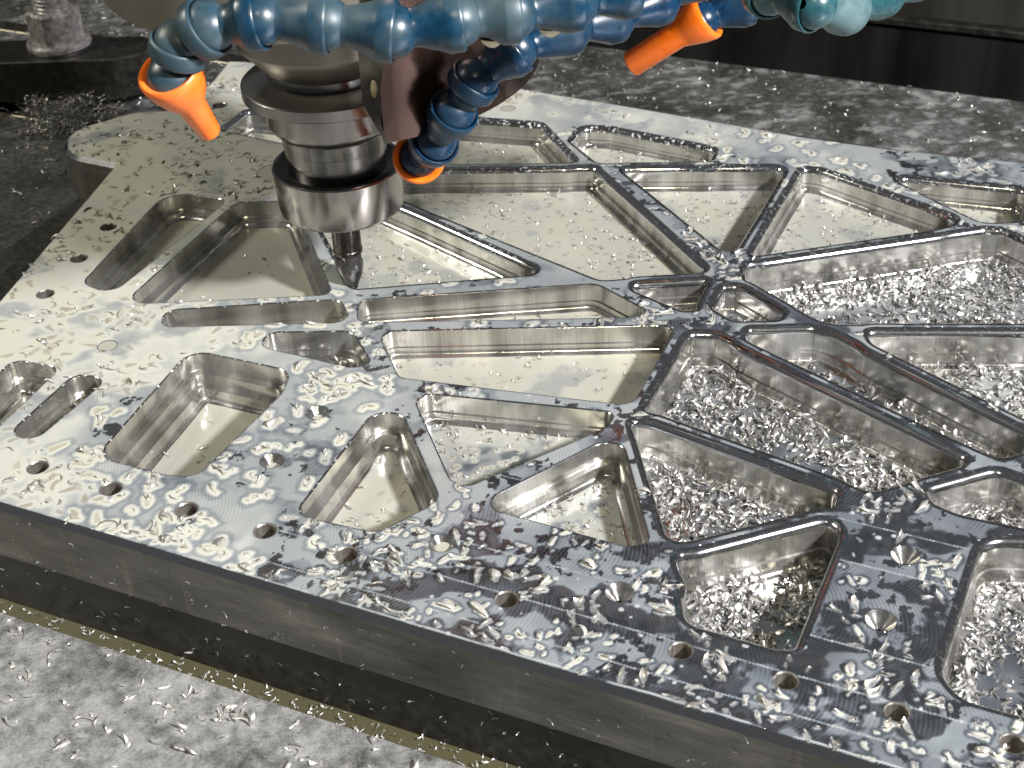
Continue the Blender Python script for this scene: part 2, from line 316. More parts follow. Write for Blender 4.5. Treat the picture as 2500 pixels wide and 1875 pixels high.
def metal_mat(name, colr, rough, metallic=1.0, streak=None, nscale=.3, var=.25, bumpd=0.0):
    m, nt, bs = new_mat(name); co = objco(nt)
    vec = co
    if streak:
        v = N(nt, 'ShaderNodeVectorMath', operation='MULTIPLY'); L(nt, co, v.inputs[0]); v.inputs[1].default_value = streak; vec = v.outputs[0]
    n1 = noise(nt, vec, nscale, 4, .6)
    lo = tuple(c * (1 - var) for c in colr); hi = tuple(min(1, c * (1 + var)) for c in colr)
    L(nt, ramp(nt, n1, [(.3, lo), (.7, hi)]), bs.inputs['Base Color'])
    bs.inputs['Metallic'].default_value = metallic
    L(nt, ramp(nt, n1, [(.3, (rough * .8,) * 3), (.7, (min(1, rough * 1.25),) * 3)]), bs.inputs['Roughness'])
    if bumpd: bump(nt, n1, bumpd, .5, bs)
    return m
M_STEEL = metal_mat('ground_steel', (.47, .45, .42), .2, streak=(.1, .1, 5), nscale=.8, var=.05)
M_NUTB = metal_mat('dark_ground_nut', (.36, .34, .325), .2, streak=(.1, .1, 5), nscale=.8, var=.06)
M_NECK = metal_mat('dark_steel', (.22, .215, .21), .2, streak=(.1, .1, 5), nscale=.8, var=.06)
M_NUTTOP = metal_mat('blackened_steel', (.03, .03, .03), .3, .6)
M_BIT = metal_mat('coated_carbide', (.085, .072, .070), .24, nscale=1.0)
M_TIPM = metal_mat('dark_cutter_steel', (.11, .105, .105), .3, .85, nscale=.8, var=.2)
M_NOSE = metal_mat('spindle_paint', (.135, .125, .10), .45, .35, nscale=.05, var=.15)
M_NOSER = metal_mat('turned_nose_steel', (.42, .385, .33), .34, .9, streak=(.15, .15, 6), nscale=.8, var=.15)
M_GUARD = metal_mat('brown_plated_steel', (.070, .042, .034), .24, .85, streak=(1.0, 1.0, .05), nscale=.25, var=.22)
M_BRACKET = metal_mat('dark_bracket', (.045, .042, .032), .45, .4)
M_BLACK = metal_mat('black_oxide', (.018, .017, .015), .42, .5, nscale=.25, var=.5, bumpd=.0001)
M_NUT = metal_mat('oily_steel_nut', (.30, .285, .28), .3, .6, nscale=.4, var=.5)
M_BORE = metal_mat('reamed_bore', (.36, .335, .30), .28, .8, streak=(1, 1, .1), nscale=.8, var=.25)
M_CONE = metal_mat('countersunk_cone', (.62, .61, .59), .17, .97, nscale=1.0, var=.1)
def side_mat():
    m, nt, bs = new_mat('plate_side'); co = objco(nt)
    def sc_noise(vec, scale, det):
        v = N(nt, 'ShaderNodeVectorMath', operation='MULTIPLY'); L(nt, co, v.inputs[0]); v.inputs[1].default_value = vec
        return noise(nt, v.outputs[0], scale, det, .6)
    n1 = sc_noise((.25, .25, .9), .12, 4); n2 = noise(nt, co, 1.1, 3, .5); run = sc_noise((1, 1, .06), .35, 3); saw = sc_noise((.05, .05, 1.0), 2.2, 3)
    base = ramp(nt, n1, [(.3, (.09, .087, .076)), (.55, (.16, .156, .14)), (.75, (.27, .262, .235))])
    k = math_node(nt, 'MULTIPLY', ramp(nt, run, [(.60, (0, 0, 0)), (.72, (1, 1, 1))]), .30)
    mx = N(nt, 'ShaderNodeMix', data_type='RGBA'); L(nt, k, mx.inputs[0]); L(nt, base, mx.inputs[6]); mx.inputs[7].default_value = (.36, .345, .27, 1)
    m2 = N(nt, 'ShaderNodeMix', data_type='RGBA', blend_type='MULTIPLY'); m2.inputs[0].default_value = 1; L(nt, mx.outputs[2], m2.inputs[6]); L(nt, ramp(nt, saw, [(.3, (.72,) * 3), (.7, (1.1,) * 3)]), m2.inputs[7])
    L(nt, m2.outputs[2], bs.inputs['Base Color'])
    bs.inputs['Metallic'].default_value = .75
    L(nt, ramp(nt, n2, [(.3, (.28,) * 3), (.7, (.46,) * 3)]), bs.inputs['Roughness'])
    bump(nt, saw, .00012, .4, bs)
    return m
M_SIDE = side_mat()
M_SUB = metal_mat('black_fixture_plate', (.034, .032, .028), .45, .35, nscale=.35, var=.5, bumpd=.0001)
def table_mat():
    m, nt, bs = new_mat('wet_table'); co = objco(nt)
    film = attr(nt, 'film')
    n1 = noise(nt, co, .34, 6, .7); n2 = noise(nt, co, .6, 4, .62)
    n3 = noise(nt, co, 1.3, 4, .7)
    k = math_node(nt, 'ADD', math_node(nt, 'ADD', film, math_node(nt, 'MULTIPLY', math_node(nt, 'SUBTRACT', n1, .5), .85)), math_node(nt, 'MULTIPLY', math_node(nt, 'SUBTRACT', n3, .5), .55))
    spk = ramp(nt, noise(nt, co, 1.0, 4, .65), [(.33, (1, 1, 1)), (.39, (0, 0, 0))]); k = math_node(nt, 'SUBTRACT', k, math_node(nt, 'MULTIPLY', spk, .22))
    L(nt, ramp(nt, k, [(.12, (.035, .034, .031)), (.34, (.085, .085, .082)), (.55, (.18, .18, .18)), (.85, (.36, .36, .355))]), bs.inputs['Base Color'])
    bs.inputs['Metallic'].default_value = .35
    L(nt, ramp(nt, n2, [(.3, (.16,) * 3), (.7, (.36,) * 3)]), bs.inputs['Roughness'])
    bump(nt, n2, .0006, .45, bs)
    return m
M_TABLE = table_mat()
M_SLOT = metal_mat('bright_slot_edge', (.74, .68, .46), .4, .25, nscale=.2)
M_PANEL = metal_mat('dark_way_cover', (.006, .006, .0055), .6, .0, streak=(1, 1, .15), nscale=.05, var=.6)
def chip_mat(name, c=(.72, .71, .69), rough=.32, metallic=.75):
    m, nt, bs = new_mat(name)
    oi = attr(nt, 'tone')
    L(nt, ramp(nt, oi, [(0, tuple(x * .3 for x in c)), (1, c)]), bs.inputs['Base Color'])
    bs.inputs['Metallic'].default_value = metallic; bs.inputs['Roughness'].default_value = rough
    return m
M_CHIP = chip_mat('aluminium_chip', (.50, .49, .475), .36, .6)
M_CHIPT = chip_mat('table_chip', (.66, .65, .63), .35, .6)
M_CHIPM = chip_mat('milky_chip', (.40, .385, .36), .3, .3)
def plastic(name, a, b, dust):
    m, nt, bs = new_mat(name); co = objco(nt)
    n1 = noise(nt, co, .055, 4, .62); n2 = noise(nt, co, .5, 3)
    geo = N(nt, 'ShaderNodeNewGeometry'); sp = N(nt, 'ShaderNodeSeparateXYZ'); L(nt, geo.outputs['Normal'], sp.inputs[0])
    k = math_node(nt, 'MULTIPLY', ramp(nt, n1, [(.44, (0, 0, 0)), (.66, (1, 1, 1))]), .62)
    mx = N(nt, 'ShaderNodeMix', data_type='RGBA'); L(nt, k, mx.inputs[0]); L(nt, ramp(nt, n2, [(.3, a), (.7, b)]), mx.inputs[6]); mx.inputs[7].default_value = dust + (1,)
    L(nt, mx.outputs[2], bs.inputs['Base Color'])
    L(nt, math_node(nt, 'ADD', math_node(nt, 'MULTIPLY', k, .35), .26), bs.inputs['Roughness'])
    bs.inputs['Subsurface Weight'].default_value = .08; bs.inputs['Subsurface Radius'].default_value = (.001, .001, .0015)
    return m
M_HOSE = plastic('blue_hose_plastic', (.002, .018, .036), (.003, .033, .070), (.050, .078, .080))
M_HOSED = plastic('deep_blue_hose_plastic', (.002, .013, .032), (.003, .028, .068), (.020, .045, .065))
M_HOSEL = plastic('pale_blue_hose_plastic', (.008, .04, .05), (.02, .075, .085), (.12, .18, .18))
M_ORANGE = plastic('orange_nozzle_plastic', (.80, .135, .006), (.86, .175, .010), (.80, .20, .05))
M_DROP = new_mat('milky_drop')[0]; _b = M_DROP.node_tree.nodes['Principled BSDF']; _b.inputs['Base Color'].default_value = (.62, .56, .40, 1); _b.inputs['Roughness'].default_value = .08

# ------------------------------------------------------------------ pocket loops, ribs kept at least a little wide
LOOPS = []
for (nm, st, dp, fill, pts) in POCKETS:
    P = resample(fillet(pts), .9)
    LOOPS.append([nm, st, dp, fill, P])
GAP = 1.5
for it in range(3):
    allP = [l[4] for l in LOOPS]; boxes = [(p.min(0) - 3, p.max(0) + 3) for p in allP]
    new = []
    for i, P in enumerate(allP):
        disp = np.zeros(len(P))
        for j, Q in enumerate(allP):
            if i == j: continue
            m = ((P > boxes[j][0]) & (P < boxes[j][1])).all(1)
            if not m.any(): continue
            d, _, ins = seg_dist(P[m], Q); d = np.where(ins, -d, d)
            disp[m] = np.maximum(disp[m], (GAP - d) / 2)
        disp = np.maximum(disp, 0); disp = np.maximum(disp, smooth_loop(disp, 4))
        new.append(P + normals_in(P) * disp[:, None])
    for i, P in enumerate(new): LOOPS[i][4] = P
PLATE_P = resample(fillet(PLATE), 1.5)
HOLE_P = []
for (x, y, r, k) in HOLES:
    n = 36; a = np.linspace(0, 2 * np.pi, n, endpoint=False)
    HOLE_P.append(np.stack([x + r * np.cos(a), y + r * np.sin(a)], 1))

# ------------------------------------------------------------------ chips: shapes and places
def chip_shape(k):
    r = np.random.default_rng(100 + k); broad = k >= 10; nu, nv_ = (8, 3) if not broad else (7, 4)
    Ln = r.uniform(1.2, 2.2) if not broad else r.uniform(1.1, 1.9); w0 = r.uniform(.22, .42) if not broad else r.uniform(.55, .95)
    curl = r.uniform(.7, 2.0) if not broad else r.uniform(.3, 1.1); side = r.uniform(-1, 1); tw = r.uniform(-.9, .9)
    lop = r.uniform(-.45, .45) if not broad else r.choice([-.9, .9]) * r.uniform(.6, 1); u = np.linspace(-1, 1, nu); V = []
    for a in u:
        th = curl * a; cx = math.sin(th) / max(curl, .1) * Ln; cz = (1 - math.cos(th)) / max(curl, .1) * Ln * .85
        wv = w0 * (max(0.0, 1 - abs(a) ** 2.4) ** .6 * (1 + lop * a) + .05) if not broad else w0 * max(.06, (.5 + lop * a * .55)) * (1 + r.uniform(-.22, .22))
        yc = side * .45 * Ln * (a * a - .4) * .6
        for b in np.linspace(-1, 1, nv_):
            t = tw * a
            V.append((cx - b * wv * math.sin(th) * .15 + (r.uniform(-.12, .12) if broad else 0), yc + b * wv * math.cos(t), cz + b * wv * math.sin(t) * .8 + (.12 if not broad else .3) * b * b))
    V = np.array(V); V[:, 2] -= V[:, 2].min()
    F = [(i * nv_ + j, (i + 1) * nv_ + j, (i + 1) * nv_ + j + 1, i * nv_ + j + 1) for i in range(nu - 1) for j in range(nv_ - 1)]
    return V, np.array(F)
SHAPES = [chip_shape(k) for k in range(18)]; THIN = 10
def rot(ax, ay, az):
    cx, sx, cy, sy, cz, sz = math.cos(ax), math.sin(ax), math.cos(ay), math.sin(ay), math.cos(az), math.sin(az)
    return np.array([[cz * cy, cz * sy * sx - sz * cx, cz * sy * cx + sz * sx], [sz * cy, sz * sy * sx + cz * cx, sz * sy * cx - cz * sx], [-sy, cy * sx, cy * cx]])
def chip_batch(name, items, mat, label, cat='metal chips'):
    Vs, Fs, Ts = [], [], []; off = 0
    for (k, p, e, s, tone) in items:
        V, F = SHAPES[k]; W = V @ rot(*e).T * s; W = W + np.array([p[0], p[1], p[2]])
        Vs.append(W); Fs.append(F + off); Ts.append(np.full(len(V), tone)); off += len(V)
    o = mesh(name, np.concatenate(Vs), np.concatenate(Fs), mat, attrs={'tone': np.concatenate(Ts)})
    return tag(o, label, cat, None, 'stuff')

def on_top(Q, margin=.4):
    """which points lie on the plate's top, clear of pockets and holes"""
    _, _, ok = seg_dist(Q, PLATE_P)
    d, _, _ = seg_dist(Q, PLATE_P); ok &= d > margin
    for P in [l[4] for l in LOOPS] + HOLE_P:
        b0, b1 = P.min(0) - 2, P.max(0) + 2; m = ((Q > b0) & (Q < b1)).all(1) & ok
        if m.any():
            d, _, ins = seg_dist(Q[m], P); ok[np.where(m)[0]] &= ~ins & (d > margin)
    return ok
FC = np.array(FILM_CTRL)
def base_film(X, Y):
    num = 0; den = 0
    for x, y, v in FC:
        w = 1.0 / ((X - x) ** 2 + (Y - y) ** 2 + 30.0) ** 1.6
        num = num + w * v; den = den + w
    return num / den
# candidates over the plate, density varies
cand = np.stack([rng.uniform(-190, 215, 30000), rng.uniform(150, 530, 30000)], 1)
px, py, pz = world_px(cand[:, 0], cand[:, 1], 0 * cand[:, 0])
vis = (px > -200) & (px < 2900) & (py > -60) & (py < 2200)
cand = cand[vis]; px = px[vis]; py = py[vis]
bf = base_film(cand[:, 0], cand[:, 1])
v_of = cand @ DV
dens = np.where(bf > .72, .50, np.where(bf > .5, .28, .42))
dens = dens * (0.15 + 1.7 * sstep(vnoise(cand[:, 0], cand[:, 1], 13, 3, 3), -.35, .5))
dens = np.where((v_of > 182.5) & (v_of < 188), .85, dens)
keep = rng.uniform(0, 1, len(cand)) < dens * .62
cand = cand[keep]; bf = bf[keep]; px = px[keep]; py = py[keep]
ok = on_top(cand, .5); cand = cand[ok]; bf = bf[ok]; px = px[ok]; py = py[ok]
TOPCHIPS = []
for i in range(len(cand)):
    b = bf[i]; mode = 'float'
    if b > .66:
        if rng.random() < .42: mode = 'sub'
        elif rng.random() < .72: mode = 'edge'
    elif b > .5 and rng.random() < .35: mode = 'edge'
    k = int(rng.integers(THIN)) if mode == 'edge' or (mode == 'float' and rng.random() < .58) else int(rng.integers(THIN, len(SHAPES)))
    s = rng.uniform(.75, 1.3) if b > .66 else rng.uniform(.6, 1.4) if b > .48 else (rng.uniform(.25, .6) if rng.random() < .4 else rng.uniform(.7, 1.5))
    tilt = .22
    e = [rng.normal(0, tilt) + (math.pi if rng.random() < .3 else 0), rng.normal(0, tilt), rng.uniform(0, 2 * math.pi)]
    if mode == 'edge': e[0] = math.pi / 2 * rng.choice([-1, 1]) + rng.normal(0, .3)
    zc = SHAPES[k][0] @ rot(*e).T * s; hgt = np.ptp(zc[:, 2])
    z = -zc[:, 2].min() - (.12 if mode == 'float' else rng.uniform(.2, .55) * hgt if mode == 'edge' else hgt + .3)
    TOPCHIPS.append([k, (cand[i, 0], cand[i, 1], z), tuple(e), s, float(rng.uniform(.25, 1)), b, px[i], py[i], mode])

# ------------------------------------------------------------------ plate: top face with film
def film_grid(h, block, inside_fn):
    pass
H = .31
x0, x1, y0, y1 = -205.0, 275.0, 120.0, 540.0
B = 8
nbx = int((x1 - x0) / (H * B)) + 1; nby = int((y1 - y0) / (H * B)) + 1
bx = x0 + (np.arange(nbx) + .5) * H * B; by = y0 + (np.arange(nby) + .5) * H * B
BX, BY = np.meshgrid(bx, by, indexing='ij')
ppx, ppy, ppz = world_px(BX, BY, 0 * BX)
fine = (ppx > -160) & (ppx < 2900) & (ppy > -60) & (ppy < 2200) & (ppz > 1)
nx, ny = nbx * B + 1, nby * B + 1
gx = x0 + np.arange(nx) * H; gy = y0 + np.arange(ny) * H
GX, GY = np.meshgrid(gx, gy, indexing='ij')
sd = np.full((nx, ny), 50.0)                      # signed clearance: > 0 on metal
NX = GX.copy(); NY = GY.copy()
def carve(P, sign):
    global sd
    if sign > 0: i0, i1, j0, j1 = 0, nx, 0, ny
    b0, b1 = P.min(0) - 1.5, P.max(0) + 1.5
    i0, i1 = max(0, int((b0[0] - x0) / H)), min(nx, int((b1[0] - x0) / H) + 2)
    j0, j1 = max(0, int((b0[1] - y0) / H)), min(ny, int((b1[1] - y0) / H) + 2)
    if i0 >= i1 or j0 >= j1: return
    Q = np.stack([GX[i0:i1, j0:j1].ravel(), GY[i0:i1, j0:j1].ravel()], 1)
    d, nr, ins = seg_dist(Q, P); s = np.where(ins, -d, d).reshape(i1 - i0, j1 - j0)
    cur = sd[i0:i1, j0:j1]; m = s < cur
    cur[m] = s[m]
    n2 = nr.reshape(i1 - i0, j1 - j0, 2)
    NX[i0:i1, j0:j1][m] = n2[..., 0][m]; NY[i0:i1, j0:j1][m] = n2[..., 1][m]
RIM_C = 2.0
for l in LOOPS: carve(l[4], -1)
for P in HOLE_P: carve(P, -1)
# outside of the plate
PP = resample(fillet(PLATE), 6.0)
dB, _, insB = seg_dist(np.stack([BX.ravel(), BY.ravel()], 1), PP)
far_in = (insB & (dB > 4)).reshape(nbx, nby); far_out = (~insB & (dB > 4)).reshape(nbx, nby); nearb = ~(far_in | far_out)
ob = np.ones((nx, ny), bool); ob[:-1, :-1] = np.repeat(np.repeat(nearb, B, 0), B, 1); ob[-1] = ob[-2]; ob[:, -1] = ob[:, -2]
fo = np.zeros((nx, ny), bool); fo[:-1, :-1] = np.repeat(np.repeat(far_out, B, 0), B, 1); sd[fo] = -50
wi, wj = np.where(ob)
d, nr, ins = seg_dist(np.stack([GX[wi, wj], GY[wi, wj]], 1), PP)
s_ = np.where(ins, d, -d); m = s_ < sd[wi, wj]
sd[wi[m], wj[m]] = s_[m]; NX[wi[m], wj[m]] = nr[m, 0]; NY[wi[m], wj[m]] = nr[m, 1]
snap = np.abs(sd) < .62 * H
VX = np.where(snap, NX, GX); VY = np.where(snap, NY, GY); good = (sd > 0) | snap
# film thickness
cfx = x0 + np.arange(0, nx + 8, 8) * H; cfy = y0 + np.arange(0, ny + 8, 8) * H
CFX, CFY = np.meshgrid(cfx, cfy, indexing='ij'); CF = base_film(CFX, CFY)
ixf = np.arange(nx) / 8.0; iyf = np.arange(ny) / 8.0; i_ = ixf.astype(int); j_ = iyf.astype(int); fx_ = (ixf - i_)[:, None]; fy_ = (iyf - j_)[None]
FILM = (CF[i_][:, j_] * (1 - fx_) + CF[i_ + 1][:, j_] * fx_) * (1 - fy_) + (CF[i_][:, j_ + 1] * (1 - fx_) + CF[i_ + 1][:, j_ + 1] * fx_) * fy_
FILM = FILM + .17 * vnoise(VX, VY, 17, 11, 3) + .07 * vnoise(VX, VY, 4.5, 12, 3)
thin = sstep(vnoise(VX * .75, VY, 12, 15, 4), .10, .42)
FILM = FILM - thin * .20 * sstep(FILM, .6, .8)
lowm = sstep(.62 - FILM, 0, .25)
pat = vnoise(VX * .8, VY, 7.5, 13, 4)
FILM = FILM + lowm * (.34 * sstep(pat, -.10, .06) - .17)
bare = vnoise(VX, VY, 2.6, 21, 5) + .55 * vnoise(VX, VY, 26, 22, 2)
FILM = FILM - sstep(bare, .30, .38) * np.where(FILM < .58, .5, 0)
FILM = np.clip(FILM, .02, 1.0)
FLAKE = np.zeros_like(FILM); RING = np.zeros_like(FILM); HALO = np.zeros_like(FILM)
def chip_foot(c):
    W = SHAPES[c[0]][0] @ rot(*c[2]).T * c[3]; W = W[:, :2] + np.array(c[1][:2])
    nv_ = 3 if c[0] < THIN else 4; W = W.reshape(-1, nv_, 2); m_ = (W[1:] + W[:-1]) / 2
    return np.concatenate([W.reshape(-1, 2), m_.reshape(-1, 2)])
for c in TOPCHIPS:
    p = c[1]; R = 4.2
    i0, i1 = max(0, int((p[0] - R - x0) / H)), min(nx, int((p[0] + R - x0) / H) + 1); j0, j1 = max(0, int((p[1] - R - y0) / H)), min(ny, int((p[1] + R - y0) / H) + 1)
    if i0 >= i1 or j0 >= j1: continue
    X = VX[i0:i1, j0:j1]; Y = VY[i0:i1, j0:j1]; ft = chip_foot(c)
    d = np.sqrt(np.min((X[..., None] - ft[:, 0]) ** 2 + (Y[..., None] - ft[:, 1]) ** 2, -1))
    b = c[5]; mode = c[8]; wob = 1.0 + .45 * vnoise(X, Y, 1.7, 31, 2)
    sl = (slice(i0, i1), slice(j0, j1))
    if mode == 'sub': FLAKE[sl] = np.maximum(FLAKE[sl], rng.uniform(.55, .95) * (1 - sstep(d, .05, .5)))
    elif b > .66: FLAKE[sl] = np.maximum(FLAKE[sl], .35 * (1 - sstep(d, .05, .4)))
    if b > .70: RING[sl] = np.maximum(RING[sl], .10 * (1 - sstep(d, .5, 1.9)))
    elif b > .5:
        RING[sl] = np.maximum(RING[sl], .30 * (1 - sstep(d, .35 * wob, 1.6 * wob)))
        HALO[sl] = np.maximum(HALO[sl], .11 * np.exp(-((d - 1.9 * wob) / .6) ** 2))
        if rng.random() < .6: FLAKE[sl] = np.maximum(FLAKE[sl], .55 * (1 - sstep(d, .0, .4)))
    else:
        RING[sl] = np.maximum(RING[sl], rng.uniform(.30, .5) * (1 - sstep(d, .16 * wob, .46 * wob)))
        FLAKE[sl] = np.maximum(FLAKE[sl], .6 * (1 - sstep(d, .02, .22)))
        HALO[sl] = np.maximum(HALO[sl], .20 * np.exp(-((d - .8 * wob) / .3) ** 2))
TOPCHIPS = [c for c in TOPCHIPS if c[8] != 'sub']
FILM = np.clip(FILM - HALO * (1 - RING * 2) , .02, 1); FILM = np.maximum(FILM, np.clip(FILM + RING, 0, np.where(RING > .3, .86, 1.0)))
# loose round droplets on the bare side
for q in range(420):
    x, y = rng.uniform(-20, 190), rng.uniform(150, 330); r_ = rng.uniform(.35, 1.0); R = 1.6
    i0, i1 = max(0, int((x - R - x0) / H)), min(nx, int((x + R - x0) / H) + 1); j0, j1 = max(0, int((y - R - y0) / H)), min(ny, int((y + R - y0) / H) + 1)
    if i0 >= i1 or j0 >= j1: continue
    d = np.hypot(VX[i0:i1, j0:j1] - x, VY[i0:i1, j0:j1] - y)
    FILM[i0:i1, j0:j1] = np.maximum(FILM[i0:i1, j0:j1], .70 * (1 - sstep(d, r_ * .6, r_)))
# a bead of coolant along the front edge; thin pass lines left by the face mill
vline = VX * DV[0] + VY * DV[1]
FILM = np.maximum(FILM, .80 * np.exp(-((vline - 183.3 - .3 * vnoise(VX, VY, 6, 41, 2)) / .36) ** 2) * sstep(vnoise(VX, VY, 5, 42, 3), -.7, -.1))
for vl in (188.6, 198.8, 210.8, 235.8, 249.4):
    lm = (np.abs(vline - vl) < .22) & (FILM < .6) & (VX > -70)
    FILM[lm] = np.maximum(FILM[lm], .56 + .2 * vnoise(VX[lm], VY[lm], 1.2, 43, 2))
# film thins out right at machined edges of finished pockets
FILM = np.where((sd < .5) & (FILM > .3), FILM - .22 * (1 - np.clip(sd / .5, 0, 1)), FILM)
VZ = .10 * FILM + .12 * np.minimum(RING, .5) * (1 - 0 * RING)
VZ[snap] = 0.0
idx = np.full((nx, ny), -1, np.int64)
fineV = np.repeat(np.repeat(fine, B, 0), B, 1)                       # per fine cell
cellok = good[:-1, :-1].astype(int) + good[1:, :-1] + good[1:, 1:] + good[:-1, 1:]
anyin = (sd[:-1, :-1] > 1e-3) | (sd[1:, :-1] > 1e-3) | (sd[1:, 1:] > 1e-3) | (sd[:-1, 1:] > 1e-3)
cq = (cellok == 4) & fineV & anyin
ii, jj = np.where(cq)
quads = np.stack([ii * ny + jj, (ii + 1) * ny + jj, (ii + 1) * ny + jj + 1, ii * ny + jj + 1], 1)
ti, tj = np.where((cellok == 3) & fineV & anyin)
cs = np.stack([ti * ny + tj, (ti + 1) * ny + tj, (ti + 1) * ny + tj + 1, ti * ny + tj + 1], 1)
gf = good.ravel(); tris = []
gm = gf[cs]
for k in range(4):
    sel = cs[~gm[:, k]]; tris.append(np.stack([sel[:, (k + 1) % 4], sel[:, (k + 2) % 4], sel[:, (k + 3) % 4], sel[:, (k + 3) % 4]], 1)[:, :3])
tris = np.concatenate(tris)
# coarse cells where the frame does not reach
ci, cj = np.where(~fine)
cc = np.stack([ci * B * ny + cj * B, (ci + 1) * B * ny + cj * B, (ci + 1) * B * ny + (cj + 1) * B, ci * B * ny + (cj + 1) * B], 1)
cc = cc[(sd.ravel()[cc] > -.5).all(1)]
allq = np.concatenate([quads, cc])
tri_all = np.concatenate([allq[:, [0, 1, 2]], allq[:, [0, 2, 3]], tris])
used = np.unique(tri_all); remap = np.full(nx * ny, -1, np.int64); remap[used] = np.arange(len(used))
V = np.stack([VX.ravel()[used], VY.ravel()[used], VZ.ravel()[used]], 1)
plate = empty('machined_plate', (0, 300, 0), 'large pocketed aluminium plate under milky coolant, ribs running between its pockets', 'plate')
mesh('top_face', V, remap[tri_all], M_TOP, plate, True, {'film': FILM.ravel()[used], 'flake_and_warm_tint': FLAKE.ravel()[used]})

# sides of the plate
def loft(rings, closed=True):
    n = len(rings[0]); V = np.concatenate(rings); F = []
    for r in range(len(rings) - 1):
        for i in range(n):
            j = (i + 1) % n
            F.append((r * n + i, r * n + j, (r + 1) * n + j, (r + 1) * n + i))
    return V, np.array(F)
def ring3(P, nrm, inset, z): 
    Q = P + nrm * inset; return np.c_[Q, np.full(len(Q), z)]
Pn = normals_in(PLATE_P)
V, F = loft([ring3(PLATE_P, Pn, .25, .03), ring3(PLATE_P, Pn, 0, 0), ring3(PLATE_P, Pn, -1.25, -1.5)][::1])
mesh('edge_chamfer', V, F, M_RIM, plate, True, {'wet': np.full(len(V), .0)}, 20)
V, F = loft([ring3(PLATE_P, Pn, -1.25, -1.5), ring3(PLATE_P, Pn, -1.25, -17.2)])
mesh('side_face', V, F, M_SIDE, plate, True, None, 30)

